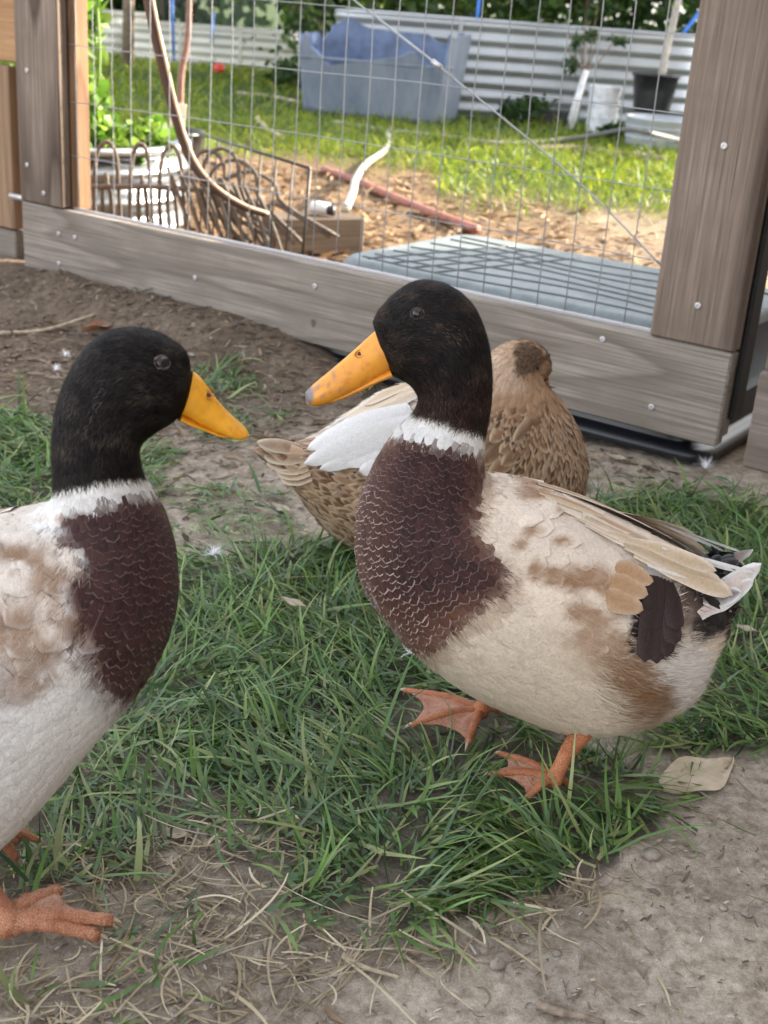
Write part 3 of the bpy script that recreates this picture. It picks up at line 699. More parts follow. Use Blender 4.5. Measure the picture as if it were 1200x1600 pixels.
# whitewashed sapling and grey sapling by the long bed
p = AT(905, 200, 7.6)
e = empty('whitewashed_sapling', (p[0]-.06, p[1], 0), 0, 'small sapling with a white painted trunk against the corrugated bed', 'tree')
V, Fc = tube([(0, 0, -.02), (.03, 0, .17), (.06, 0, .33)], [.025, .021, .017], 10); mk('trunk', V, Fc, simple('whitewash', (.78, .78, .8), .8), e)
mb = MB()
for q in [(.0, .0, .47), (.10, -.03, .48), (.20, 0, .50), (-.06, 0, .52), (.08, 0, .70), (.02, 0, .62)]: mb.tube(crom([(.055, 0, .32), ((.055+q[0])/2, 0, .38), q], 8), np.linspace(.007, .003, 8), 6)
mb.build('branch', trunk_m, e)
parts = [leaves((x, 0, z), (.045, .05, .045), 70, .035, grd, 410+i, 5) for i, (x, z) in enumerate([(-.03, .36), (.0, .46), (.08, .52), (.22, .50), (.02, .60), (.1, .72), (.15, .66)])]
V, F_, C = join(parts); mk('crown', V, F_, leaf_m, e, False, {'Col': C})
p = AT(1035, 150, 7.3)
pt = pot('nursery_pot', (p[0]-.05, 7.3, 0.15), .10, .125, .20, blackp, 'black nursery pot holding the grey stemmed sapling at right', cat='pot')
e = empty('grey_sapling', (p[0]-.0, 7.3, .31), 0, 'slender sapling with smooth grey stem growing from the black pot', 'tree')
V, Fc = tube(crom([(-.02, 0, 0), (-.015, 0, .15), (.01, 0, .4), (.05, 0, .9), (.06, 0, 1.4)], 16), np.linspace(.022, .015, 16), 10); mk('trunk', V, Fc, simple('grey_bark', (.36, .33, .30), .85, 0, .3, 30, .5), e)
V, F_, C = leaves((.05, 0, 1.4), (.5, .5, .45), 1500, .07, gr, 402); mk('crown', V, F_, leaf_m, e, False, {'Col': C})
# grey metal bins at right
def bin_(px, py, Y, r, h, label, mat):
    p = AT(px, py, Y); e = empty('metal_tub', (p[0], Y, 0), 0, label, 'tub'); n = 40
    prof = [(r*.93, 0), (r*.94, .01), (r, h-.01), (r*1.03, h), (r*.98, h), (r*.92, .02)]
    V, Fc = loftrings([[(a*math.cos(2*math.pi*j/n), a*math.sin(2*math.pi*j/n), z) for j in range(n)] for a, z in prof], True, True); mk('body', V, Fc, mat, e)
    for z in (h*.35, h*.7):
        V, Fc = tube([(r*(.945+.055*z/h)*math.cos(2*math.pi*j/n), r*(.945+.055*z/h)*math.sin(2*math.pi*j/n), z) for j in range(n+1)], .004, 6); mk('band', V, Fc, mat, e)
    return e
bin_(1030, 230, 6.8, .19, .155, 'grey galvanised tub standing in front of the black nursery pot', galv('tub_steel', (.5, .53, .58), .45, .5))
bin_(1120, 230, 7.1, .2, .30, 'taller galvanised tub partly hidden by the gate\'s right stile', galv('tub_steel2', (.6, .63, .68), .4, .5))
o = bin_(938, 205, 7.45, .09, .26, 'narrow pale bucket between the white sapling and the black pot', simple('white_bucket', (.62, .64, .68), .5)); 
# dark vent block at the bed's foot
o = MB(); o.box(-.13, .13, -.05, .05, 0, .085, .008); o = o.build('concrete_block', simple('dark_block', (.03, .03, .035), .8), None, False); o.location = tuple(AT(860, 213, 7.85)*np.array([1, 1, 0])); tag(o, 'dark block on the ground at the foot of the long bed', 'block')
# weeds at foot of beds
for i, (px, py, Y, r_a, lb_) in enumerate([(815, 200, 7.75, .12, 'weedy green clump at the foot of the long bed'), (460, 130, 9.2, .16, 'leafy clump on the lawn left of the blue tub'), (955, 215, 7.2, .05, 'tiny weed beside the pale bucket')]):
    p = AT(px, py, Y); V, F_, C = leaves((0, 0, r_a*.55), (r_a, r_a, r_a*.6), 500, .05, grd, 500+i, 12); o = mk('weed_clump', V, F_, leaf_m, None, False, {'Col': C}); o.location = (p[0], Y, 0); tag(o, lb_, 'weed')
# chicken wire panel and its posts
wp = empty('mesh_screen', (-2.55, 13.0, 0), R(-3), 'fine mesh wire panel with green posts standing behind the cream bed', 'fence panel')
mb = MB()
for x in np.arange(0, 1.9, .03): mb.tube([(x, 0, .25), (x, 0, 1.1)], .0013, 4)
for z in np.arange(.25, 1.1, .03): mb.tube([(0, 0, z), (1.9, 0, z)], .0013, 4)
mb.build('mesh', wire_m, wp)
gpm = simple('green_post', (.05, .10, .04), .6)
for x in (0, .63, 1.27, 1.9):
    mb = MB(); mb.tube([(x, 0, 0), (x, 0, 1.2)], .014, 8); mb.build('post', gpm, wp)
# blue stakes
blue = simple('blue_paint', (.03, .16, .55), .5)
for (a, b, Y, lb_) in [((752, -30), (745, 38), 8.9, 'thin blue stake rising above the long bed'), ((1100, 10), (1068, 52), 8.2, 'slanted blue stake beside the right stile'), ((268, -20), (272, 95), 11., 'blue stake at the far left bed'), ((333, 20), (331, 68), 11.3, 'short blue stake beside the cream bed')]:
    P = [AT(*a, Y), AT(*b, Y)]; P.append(P[1]+(P[1]-P[0])*.2 if Y < 10 else P[1]); V, Fc = tube(P, .012, 8); tag(mk('blue_stake', V, Fc, blue), lb_, 'stake', 'blue stakes in the garden')
# red ball
p = G(342, 117); V, Fc = tube([(0, 0, -.045), (0, 0, .045)], .04, 8); 
import bmesh
bm = bmesh.new(); bmesh.ops.create_uvsphere(bm, u_segments=24, v_segments=16, radius=.045); me = bpy.data.meshes.new('ball'); bm.to_mesh(me); bm.free()
me.polygons.foreach_set('use_smooth', np.ones(len(me.polygons), bool)); me.materials.append(simple('red_ball', (.62, .04, .03), .4, 0, .15, 30, .05)); o = link(bpy.data.objects.new('ball', me)); o.location = (p[0], p[1], .045); tag(o, 'small red ball on the far lawn in front of the cream bed', 'ball')
V, Fc = tube([(0, 0, .043), (0, 0, .049)], .008, 10); mk('valve', V, Fc, simple('valve', (.3, .02, .02), .5), o)
# hoses and pipes on the ground
def gpath(pts, z=.008, n=30): 
    P = np.array([G(*p[:2], (p[2] if len(p) > 2 else z)) for p in pts]); return crom(P, n)
def hose(name, pts, r, mat, label, cat, n=40, seg=10, z=.01):
    V, Fc = tube(gpath(pts, z, n), r, seg); return tag(mk(name, V, Fc, mat), label, cat)
hose('hose', [(540, 327, .10), (551, 300, .10), (556, 280, .07), (572, 256, .03), (598, 238, .015), (609, 222, .012), (605, 208, .012)], .0125, simple('white_hose', (.42, .40, .34), .45, 0, .15), 'thick cream hose curving over the ground from the wood block', 'hose')
hose('pipe', [(505, 266), (560, 285), (640, 320), (745, 360)], .016, simple('red_pipe', (.30, .11, .08), .6, 0, .3), 'reddish brown pipe lying along the edge of the wood chips', 'pipe')
hose('soaker_hose', [(520, 190), (600, 203), (690, 212), (760, 222), (830, 222), (900, 215), (960, 205)], .010, simple('grey_hose', (.30, .27, .22), .7, 0, .3), 'thin grey hose on the lawn in front of the blue tub', 'hose')
hose('irrigation_pipe', [(860, 222, .02), (920, 213, .06), (975, 203, .12), (1010, 207, .165), (1050, 216, .12), (1075, 222, .06)], .011, simple('dark_pipe', (.10, .10, .10), .6), 'dark pipe looped over the grey tub', 'pipe')
hose('stick', [(402, 185), (418, 203), (440, 215)], .014, barkl, 'pale stick lying on the lawn', 'stick'); hose('stick', [(370, 145), (420, 150), (470, 160)], .010, barkl, 'long thin bleached stick on the far lawn', 'stick')
hose('stick', [(840, 232), (900, 232), (960, 240), (1040, 250)], .016, bark, 'bark edged log strip on the lawn before the grey tub', 'stick')
# planter with leafy crop at left
pc = np.array([-.93, 3.42]); pl = empty('round_planter', (*pc, 0), 0, 'round corrugated metal planter behind the gate\'s left stile', 'planter')
n = 60; zs = np.linspace(0, .215, 60); V = []
for z in zs:
    r = .33+.013*math.sin(z/.072*2*math.pi)
    V += [(r*math.cos(2*math.pi*j/n), r*math.sin(2*math.pi*j/n), z) for j in range(n)]
Fc = [(i*n+j, i*n+(j+1) % n, (i+1)*n+(j+1) % n, (i+1)*n+j) for i in range(59) for j in range(n)]
mk('wall', V, Fc, galv('planter_steel', (.36, .38, .40), .3, .95), pl); V, Fc = tube([(.335*math.cos(a), .335*math.sin(a), .217) for a in np.linspace(0, 2*math.pi, 61)], .01, 8); mk('rim', V, Fc, gal, pl)
mk('soil', [(.325*math.cos(2*math.pi*j/n), .325*math.sin(2*math.pi*j/n), .195) for j in range(n)], [tuple(range(n))], simple('planter_soil', (.05, .04, .03), .95), pl, False)
lg = [(.12, .23, .025), (.16, .28, .03), (.08, .18, .02), (.22, .34, .06)]
V, F_, C = join([leaves((.13, -.10, .03), (.17, .13, .05), 700, .034, lg, 601, 20, .85), leaves((.0, -.02, .10), (.12, .13, .09), 600, .042, lg, 602, 16, .85)])
o = mk('leafy_greens', V, F_, leaf_m, None, False, {'Col': C}); o.location = (pc[0], pc[1], .20); tag(o, 'bright lime green lettuce leaves growing in the round planter', 'plant')
V, F_, C = leaves((-.02, 0, .34), (.06, .08, .28), 230, .055, lg, 603, 12, .6)
e = empty('climbing_plant', (pc[0]+.05, pc[1]+.16, .2), 0, 'tall light green plant rising beside the left stile', 'plant'); mk('leaves', V, F_, leaf_m, e, False, {'Col': C})
mb = MB(); mb.tube(crom([(0, 0, 0), (.02, 0, .25), (-.01, 0, .6)], 10), .004, 6); mb.build('stem', simple('green_stem', (.2, .3, .08), .6), e)
# black pot with label stake and stem
p = AT(258, 195, 4.3); pot('plant_pot', (p[0], 4.3, 0), .105, .125, .165, blackp, 'black plastic pot behind the round planter')
a0 = AT(282, 150, 4.3); stem_m = simple('reddish_stem', (.22, .12, .09), .7, 0, .3, 60, .4)
V, Fc = tube(crom([(p[0]+.05, 4.3, .14), AT(283, 120, 4.3), AT(293, 60, 4.3), AT(297, -40, 4.3)], 20), np.linspace(.012, .009, 20), 8); o = mk('potted_stem', V, Fc, stem_m); tag(o, 'thin upright reddish stem rising from the black pot', 'plant')
wm = simple('plant_tag_plastic', (.80, .72, .55), .5, 0, .1)
q = AT(274, 125, 4.2); mb = MB(); mb.box(-.024, .024, -.0015, .0015, 0, .13, .001); o = mb.build('plant_tag', wm, None, False); o.location = (q[0], 4.2, .13); o.rotation_euler = (0, R(6), R(10)); tag(o, 'cream plastic plant tag standing in the black pot', 'plant tag')
# bent pipe with a pale edge
pts = [AT(222, -60, 2.86), AT(238, 30, 2.86), AT(256, 110, 2.86), AT(272, 175, 2.86), AT(296, 245, 2.86), AT(330, 290, 2.86), AT(375, 320, 2.88), AT(414, 334, 2.9)]
bp = empty('bent_branch', tuple(pts[-1]*np.array([1, 1, 0])), 0, 'long dark branch bending down to the wood block', 'branch')
Pq = crom(pts, 40)-np.array([*pts[-1][:2], 0]); V, Fc = tube(Pq, np.linspace(.0125, .0085, 40), 10); mk('stem', V, Fc, simple('dark_branch', (.055, .038, .034), .6, 0, .3, 60, .3), bp)
V, Fc = tube(Pq+np.array([.0095, -.006, .002]), np.linspace(.0042, .0034, 40), 6); mk('pale_edge', V, Fc, simple('pale_edge', (.62, .48, .36), .7), bp)
# twig hurdle
hur = empty('twig_hurdle', tuple(G(200, 380)*np.array([1, 1, 0])), 0, 'low woven hurdle of bent twigs leaning by the planter', 'garden edging')
tw = simple('hurdle_twig', (.135, .115, .10), .85, 0, .35, 150, .8, .002); O_ = np.array(hur.location)
arch = [(150, 183, 222, 385, 0), (206, 233, 225, 385, 0), (252, 283, 228, 385, 2), (300, 350, 235, 385, 22), (330, 400, 250, 380, 50), (345, 430, 268, 370, 70), (320, 372, 232, 380, 32)]
for x0, x1, yt, yb, lean in arch:
    Yd = 2.98
    for (s0, s1, t_) in ((x0, x1, yt), (x0+13, x1-13, yt+48)):
        if s1-s0 < 3: s1 = s0+6
        P = [AT(s0+lean*1.0, yb, Yd), AT(s0-3, (yt+yb)/2, Yd), AT(s0+2, t_+18, Yd), AT((s0+s1)/2, t_, Yd+.01), AT(s1-2, t_+18, Yd), AT(s1+3+lean*.15, (yt+yb)/2, Yd), AT(s1+8+lean*1.3, yb, Yd+.01)]
        V, Fc = tube(crom(P, 26)-O_, np.random.default_rng(int(s0)).uniform(.0042, .0058, 26), 7); mk('hoop', V, Fc, tw, hur)
V, Fc = tube(crom([AT(140, 292, 2.96), AT(230, 292, 2.96), AT(335, 298, 2.96)], 16)-O_, .006, 7); mk('cross_twig', V, Fc, tw, hur)
for k in range(9):
    a = (262+k*17, 262+4*k); b = (300+k*17+abs(k-4)*2, 405); P = [AT(*a, 2.93), AT((a[0]+b[0])/2+4, (a[1]+b[1])/2, 2.94), AT(*b, 2.9)]
    V, Fc = tube(crom(P, 10)-O_, np.linspace(.0055, .004, 10), 7); mk('upright_twig', V, Fc, tw, hur)
# black wire panel
bw = empty('wire_edging', tuple(G(380, 390)*np.array([1, 1, 0])), 0, 'low black wire edging panel in front of the wood block', 'garden edging'); O_ = np.array(bw.location)
A, B = AT(300, 205, 3.25), AT(484, 263, 2.72)
pb = simple('black_wire', (.02, .02, .022), .4, 0, .2)
mb = MB(); mb.tube([A-O_, (A*.5+B*.5)-O_, B-O_], .0035, 8); mb.build('top_wire', pb, bw)
for k in range(9):
    t = k/8; a = A*(1-t)+B*t; b = a*np.array([1, 1, 0])+np.array([-.01, 0, 0]); V, Fc = tube([a-O_, (a*.5+b*.5)-O_, b-O_], .0022 if k < 8 else .0036, 6); mk('wire', V, Fc, pb, bw)
# wood block with a pipe cap on it
q0, q1 = G(412, 400), G(556, 398); ln_ = float(np.linalg.norm(q1-q0))
wb = MB(); wb.box(-ln_/2, ln_/2, -.045, .045, 0, .092, .004); wb = wb.build('timber_block', wood('old_timber', (.07, .05, .035), (.17, .125, .09), 0, 14, 1.2), None, False)
wb.location = (*((q0+q1)/2)[:2], 0); wb.location.y += .05; wb.rotation_euler = (0, 0, math.atan2(q1[1]-q0[1], q1[0]-q0[0])+.05); tag(wb, 'old weathered timber offcut lying on the wood chips', 'timber')
cp = empty('pipe_fitting', tuple(AT(503, 326, wb.location.y+.01)), R(-20), 'white pipe cap with black collar on the timber offcut', 'pipe fitting'); cp.location.z = .094
V, Fc = tube([(-.03, 0, .016), (-.027, 0, .016), (.018, 0, .016)], [.012, .016, .016], 16); mk('cap', V, Fc, simple('pvc_white', (.82, .84, .86), .35, 0, .05), cp)
V, Fc = tube([(.018, 0, .014), (.035, 0, .013)], .013, 14); mk('collar', V, Fc, blackp, cp)
# shed added out of frame at right to keep the sun off the yard
sh = empty('shade_shed', (1.35, -.4, 0), R(-3), 'long wooden shed added out of frame at right to shade the duck yard', 'shed')
for k in range(45):
    x0 = -3.4+k*.155
    b_ = board('wall_board', -.01, .012, x0, x0+.15, 0, 2.7, wood('shed_wall', (.30, .24, .19), (.46, .38, .31), 2, 14, .8) if k == 0 else bpy.data.materials['shed_wall'], sh)
board('wall', .014, 2.2, -3.4, 3.6, 0, 2.65, bpy.data.materials['shed_wall'], sh)
board('roof', -.15, 2.35, -3.6, 3.65, 2.66, 2.76, simple('roofing', (.10, .10, .11), .9), sh)

# ------------------------------------------------------------------ ducks
def feather_mat(name, rough=.62, sheen=.04, ripple=.25, spec=.25, ramp=(.84, 1.02)):
    s = NT(name); f = s.attr('fuv', 'Vector'); sep = s.n('ShaderNodeSeparateXYZ'); s.l(f, sep.inputs[0])
    u, v, k = sep.outputs
    au = s.math('ABSOLUTE', u)
    vv = s.math('DIVIDE', s.math('SUBTRACT', v, .42), .58); vv = s.math('MAXIMUM', vv, 0.)
    r = s.math('SQRT', s.math('ADD', s.math('MULTIPLY', au, au), s.math('MULTIPLY', vv, vv)))
    ob = s.coord(); nz = s.noise(ob, 420, 3, .6)
    barb = s.math('SINE', s.math('ADD', s.math('MULTIPLY', s.math('SUBTRACT', v, s.math('MULTIPLY', au, .55)), 95.), s.math('MULTIPLY', nz, 9.)))
    r2 = s.math('ADD', r, s.math('ADD', s.math('MULTIPLY', barb, .035), s.math('MULTIPLY', s.math('SUBTRACT', nz, .5), .22)))
    fr = s.ramp(s.math('MULTIPLY', r2, .9), [(ramp[0]*.9, 0.), (ramp[1]*.9, 1.)])
    shaft = s.ramp(au, [(0., .5), (.05, 0.)])
    base = s.mix(s.math('MULTIPLY', s.ramp(nz, [(.4, 0.), (.7, 1.)]), .35), s.attr('Col'), s.mix(1., s.attr('Col'), (.6, .55, .52), 'MULTIPLY'))
    c = s.mix(s.math('MULTIPLY', fr, s.attr('fringe', 'Fac')), base, s.attr('Edge'))
    c = s.mix(s.math('MULTIPLY', shaft, .25), c, s.attr('Edge'))
    s.set(Base_Color=c, Roughness=rough); s.p.inputs['Specular IOR Level'].default_value = spec
    s.p.inputs['Sheen Weight'].default_value = sheen; s.p.inputs['Sheen Roughness'].default_value = .5
    rip = s.noise(s.coord((1, 1, 1)), 330, 3, .55, 1.2)
    s.bump(s.math('ADD', s.math('MULTIPLY', barb, .2), s.math('MULTIPLY', rip, 2.6)), ripple*1.7, .0014); return s.m
fm = feather_mat('plumage_feather'); fm_hen = feather_mat('speckled_feather', ramp=(.5, .8)); fm_dark = feather_mat('dark_feather', .5, .0, .25, .22)
fz = colmat('down_fuzz', .6, .0, .25, 250, spec=.14, sheen=.0)
s = NT('body_skin'); rip = s.noise(s.coord(), 330, 4, .6, 1.2)
s.set(Base_Color=s.attr('Col'), Roughness=.7); s.p.inputs['Specular IOR Level'].default_value = .2; s.bump(rip, .45, .0014); bodym = s.m
s = NT('bill_horn'); v = s.coord(); nz = s.noise(v, 130, 6, .65); n2 = s.noise(v, 45, 3)
s.set(Base_Color=s.mix(s.ramp(nz, [(.52, 0.), (.70, .5)]), s.attr('Col'), s.mix(1., s.attr('Col'), (.62, .45, .3), 'MULTIPLY')), Roughness=.42)
s.p.inputs['Subsurface Weight'].default_value = .12; s.p.inputs['Subsurface Radius'].default_value = (.004, .002, .001); s.p.inputs['Subsurface Scale'].default_value = 1.
s.bump(s.math('ADD', nz, n2), .18, .0008); billm = s.m
s = NT('foot_skin'); v = s.coord(); vo = s.n('ShaderNodeTexVoronoi', feature='DISTANCE_TO_EDGE'); vo.inputs['Scale'].default_value = 520; s.l(v, vo.inputs[0]); nz = s.noise(v, 80, 5, .6)
ed = s.ramp(vo.outputs[0], [(.0, .0), (.12, 1.)])
cc = s.mix(s.ramp(nz, [(.35, 0.), (.68, 1.)]), s.attr('Col'), s.mix(1., s.attr('Col'), (.66, .50, .42), 'MULTIPLY'))
s.set(Base_Color=s.mix(ed, s.mix(1., cc, (.55, .42, .35), 'MULTIPLY'), cc), Roughness=.55); s.bump(ed, .5, .0007); footm = s.m
eyem = NT('eye_gloss'); eyem.set(Base_Color=(.022, .012, .008), Roughness=.06); eyem = eyem.m
pupm = NT('pupil_black'); pupm.set(Base_Color=(.002, .002, .002), Roughness=.04); pupm = pupm.m
nosm = NT('nostril_dark'); nosm.set(Base_Color=(.05, .012, .006), Roughness=.6); nosm = nosm.m
lidm = simple('eyelid', (.03, .02, .017), .6, 0, .3, 300, .3)
lidg = simple('eyelid_pale', (.12, .09, .08), .6, 0, .3, 300, .3)
nailm = simple('toenail', (.45, .36, .26), .5, 0, .2, 200, .1)

class Duck:
    """one bird: stations are (back point, front point, half width) measured on its median plane"""
    def __init__(s, anchor, yaw, stations, label, N=230, M=88, near=1, corr=1., name='duck', cat='duck'):
        s.A = np.array([*anchor, 0.]); a = R(yaw); s.h = np.array([math.cos(a), math.sin(a), 0]); s.l = np.array([-s.h[1], s.h[0], 0])
        s.near = near      # +1: left flank faces the viewer
        s.e = empty(name, tuple(s.A), a, label, cat)
        T = []; W = []; B = []
        for (t, b, w_) in stations: T.append(s.med(*t)); B.append(s.med(*b)); W.append(w_)
        T, B, W = crom(T, N), crom(B, N), crom(np.array(W)[:, None], N)[:, 0]
        c = (T+B)/2; ax = T-B; L = np.linalg.norm(ax, axis=1)/2
        tan = (H-c[:, 2])/1.0; vert = np.abs(ax[:, 2])/(2*L+1e-9)
        E2 = L**2-(W*tan*vert*.8*corr)**2; a_ = np.sqrt(np.maximum(E2, (L*.55)**2)); u = ax/(2*L[:, None]+1e-9)
        s.c, s.u, s.a, s.w, s.N, s.M = c, u, a_, W, N, M
        ph = np.linspace(0, 2*math.pi, M, endpoint=False); s.ph = ph
        P = np.zeros((N, M, 3))
        for i in range(N):
            cs, sn = np.cos(ph), np.sin(ph)
            P[i] = c[i]+np.outer(cs*a_[i], u[i]); P[i, :, 1] += W[i]*np.sign(sn)*np.abs(sn)**.92
        s.P = P
        I = np.arange(N*M).reshape(N, M); J = np.roll(I, -1, 1)
        s.F = np.stack([I[:-1], J[:-1], J[1:], I[1:]], -1).reshape(-1, 4)
        s.flow = np.gradient(P, axis=0); s.flow /= np.linalg.norm(s.flow, axis=2)[:, :, None]+1e-9
        side = np.roll(P, -1, 1)-np.roll(P, 1, 1); s.nrm = np.cross(side, s.flow); s.nrm /= np.linalg.norm(s.nrm, axis=2)[:, :, None]+1e-9
        cen = c[:, None, :]; sg = np.sign(np.sum((P-cen)*s.nrm, 2).sum()); s.nrm *= sg
        s.bvh = BVHTree.FromPolygons([tuple(p) for p in P.reshape(-1, 3)], [tuple(map(int, f)) for f in s.F])
        s.wlist = []
    def med(s, x, y):
        q = onplane(x, y, s.A, s.l)-s.A; return np.array([q@s.h, 0, q[2]])
    def loc(s, P):
        q = np.asarray(P)-s.A; return np.stack([q@s.h, q@s.l, q[..., 2]], -1)
    def world(s, p): p = np.asarray(p); return s.A+p[..., 0:1]*s.h+p[..., 1:2]*s.l+p[..., 2:3]*np.array([0, 0, 1.])
    def px(s, p):
        """where a point (or its mirror on the visible flank) is sighted"""
        p = np.atleast_2d(p).copy(); p[:, 1] = np.abs(p[:, 1])*s.near; return proj(s.world(p))
    def hit(s, x, y, off=0., fallback=0.):
        """point on the visible flank at a sight line, in the bird's own frame"""
        o = CAM-s.A; d = ray(x, y); o = np.array([o@s.h, o@s.l, o[2]]); d = np.array([d@s.h, d@s.l, d[2]]); d /= np.linalg.norm(d)
        r = s.bvh.ray_cast(Vector(o), Vector(d))
        if r[0] is None:
            q = s.med(x, y)
            if fallback:
                q = s.loc(onplane(x, y, s.A+s.l*fallback*s.near, s.l))
            return q, np.array([0, s.near, .3])/1.044, False
        n = np.array(r[1]); n = n*(1 if n@(-d) > 0 else -1); return np.array(r[0])+n*off, n, True
    def body(s, colf, name='body'):
        V = s.P.reshape(-1, 3); x, y = s.px(V); C = colf(x, y, V)
        V2 = np.vstack([V, s.P[0].mean(0), s.P[-1].mean(0)]); n0 = len(V)
        F = [tuple(f) for f in s.F]+[(n0, (j+1) % s.M, j) for j in range(s.M)]+[(n0+1, (s.N-1)*s.M+j, (s.N-1)*s.M+(j+1) % s.M) for j in range(s.M)]
        C = np.vstack([C, C[:s.M].mean(0), C[-s.M:].mean(0)])
        return mk(name, V2, F, bodym, s.e, True, {'Col': C})
    def sample(s, n, rfun, seed):
        """evenly spread points; rfun(px, py, p) = spacing (0 = none)"""
        r = np.random.default_rng(seed); N, M = s.N, s.M
        P = s.P; e1 = np.linalg.norm(np.roll(P, -1, 1)-P, axis=2)[:-1]; e2 = np.linalg.norm(P[1:]-P[:-1], axis=2)
        ar = (e1*e2).ravel(); ar /= ar.sum(); k = r.choice(len(ar), n, p=ar); i = k//M; j = k % M; fi = r.random(n); fj = r.random(n)
        def bl(A):
            j2 = (j+1) % M
            return (A[i, j]*(1-fi)[:, None]+A[i+1, j]*fi[:, None])*(1-fj)[:, None]+(A[i, j2]*(1-fi)[:, None]+A[i+1, j2]*fi[:, None])*fj[:, None]
        p, f, nn = bl(P), bl(s.flow), bl(s.nrm); x, y = s.px(p); sp = rfun(x, y, p); tt = i+fi
        cell = {}; keep = []
        g = .009
        for q in range(n):
            if sp[q] <= 0: continue
            key = tuple((p[q]/g).astype(int)); ok = True; m_ = int(sp[q]/g)+1
            for a in range(key[0]-m_, key[0]+m_+1):
                for b in range(key[1]-m_, key[1]+m_+1):
                    for c_ in range(key[2]-m_, key[2]+m_+1):
                        for z in cell.get((a, b, c_), ()):
                            if (p[q][0]-p[z][0])**2+(p[q][1]-p[z][1])**2+(p[q][2]-p[z][2])**2 < sp[q]**2: ok = False; break
                        if not ok: break
                    if not ok: break
                if not ok: break
            if ok: cell.setdefault(key, []).append(q); keep.append(q)
        k = np.array(keep); nn = nn[k]/np.linalg.norm(nn[k], axis=1)[:, None]; f = f[k]-nn*np.sum(f[k]*nn, 1)[:, None]; f /= np.linalg.norm(f, axis=1)[:, None]
        return p[k], f, nn, x[k], y[k], sp[k], tt[k]
    def feathers(s, name, n, rfun, colf, seed, ln=2.0, wd=1.25, tilt=.10, h0=.0006, jit=.12, mat=None, parent=None, rows=6, cols=5, cup=.18, point=.0, vcol=None, tiltf=None):
        p, f, nn, x, y, sp, tt = s.sample(n, rfun, seed); r = np.random.default_rng(seed+1); K = len(p)
        col_, edge, fri, vmask = colf(x, y, p, r)
        a = r.normal(0, jit, K)[:, None]; sd = np.cross(nn, f); f = f*np.cos(a)+sd*np.sin(a); sd = np.cross(nn, f)
        L = (sp*ln*r.uniform(.85, 1.2, K)); Wd = sp*wd*r.uniform(.85, 1.15, K)*.5
        v = np.linspace(0, 1, rows); u = np.linspace(-1, 1, cols)
        vv, uu = np.meshgrid(v, u, indexing='ij')
        prof = np.where(vv < .45, .55+vv, np.sqrt(np.maximum(0, 1-((vv-.45)/.55)**2))*1.0); prof = np.maximum(prof, .03)*(1-point*vv)
        X_ = vv[None]*L[:, None, None]; Y_ = uu[None]*prof[None]*Wd[:, None, None]
        tl = (tilt*r.uniform(.6, 1.5, K)*(1 if tiltf is None else tiltf(vmask)))[:, None, None]
        Z_ = h0+X_*tl-(uu[None]**2)*Wd[:, None, None]*cup*prof[None] - X_**2*tl/L[:, None, None]*.35
        base = p-f*(L*.45)[:, None]
        V = base[:, None, None]+X_[..., None]*f[:, None, None]+Y_[..., None]*sd[:, None, None]+Z_[..., None]*nn[:, None, None]
        nv = rows*cols; V = V.reshape(-1, 3)
        q = np.arange(nv).reshape(rows, cols); Fq = np.stack([q[:-1, :-1], q[1:, :-1], q[1:, 1:], q[:-1, 1:]], -1).reshape(-1, 4)
        F = (np.arange(K)*nv)[:, None, None]+Fq[None]; F = F.reshape(-1, 4)
        uv = np.stack([np.tile(uu.ravel(), K), np.tile(vv.ravel(), K), np.zeros(K*nv)], 1)
        rep = lambda A: np.repeat(A, nv, 0)
        Cv = rep(col_)
        if vcol is not None:
            xx, yy = s.px(V); m_ = rep(vmask)[:, None]; Cv = Cv*(1-m_)+vcol(xx, yy, V)*rep(r.uniform(.95, 1.05, K))[:, None]*m_
        return mk(name, V, F, mat or fm, parent or s.e, True, {'Col': Cv, 'Edge': rep(edge), 'fringe': rep(fri)}, uv)
    def fuzz(s, name, n, wfun, colf, seed, L=.0045, W=.0006, el=.35, parent=None):
        r = np.random.default_rng(seed); N, M = s.N, s.M; P = s.P
        e1 = np.linalg.norm(np.roll(P, -1, 1)-P, axis=2)[:-1]; e2 = np.linalg.norm(P[1:]-P[:-1], axis=2)
        ar = (e1*e2).ravel(); xx, yy_ = s.px(P[:-1].reshape(-1, 3)); wv = wfun(xx, yy_, P[:-1].reshape(-1, 3)); ar = ar*wv; ar /= ar.sum()
        k = r.choice(len(ar), n, p=ar); i = k//M; j = k % M; fi = r.random(n)[:, None]; fj = r.random(n)[:, None]; j2 = (j+1) % M
        bl = lambda A: (A[i, j]*(1-fi)+A[i+1, j]*fi)*(1-fj)+(A[i, j2]*(1-fi)+A[i+1, j2]*fi)*fj
        p, f, nn = bl(P), bl(s.flow), bl(s.nrm); sd = np.cross(nn, f)
        e = np.abs(r.normal(el, .15, n))[:, None]; a = r.normal(0, .25, n)[:, None]; d = (f*np.cos(a)+sd*np.sin(a))
        l = (L*r.uniform(.6, 1.4, n))[:, None]; w_ = W*r.uniform(.6, 1.3, n)[:, None]*.5; sdv = np.cross(nn, d)
        p = p-nn*.0004; m1 = p+(d*np.cos(e)+nn*np.sin(e))*l*.5; m2 = m1+(d*np.cos(e*.4)+nn*np.sin(e*.4))*l*.5
        V = np.stack([p-sdv*w_, p+sdv*w_, m1-sdv*w_*.8, m1+sdv*w_*.8, m2], 1).reshape(-1, 3)
        b = np.arange(n)*5; F = [None]*(2*n)
        q = np.stack([b, b+1, b+3, b+2], 1); t_ = np.stack([b+2, b+3, b+4], 1)
        x, y = s.px(p); c_ = colf(x, y, p, r); C = np.repeat(c_, 5, 0)
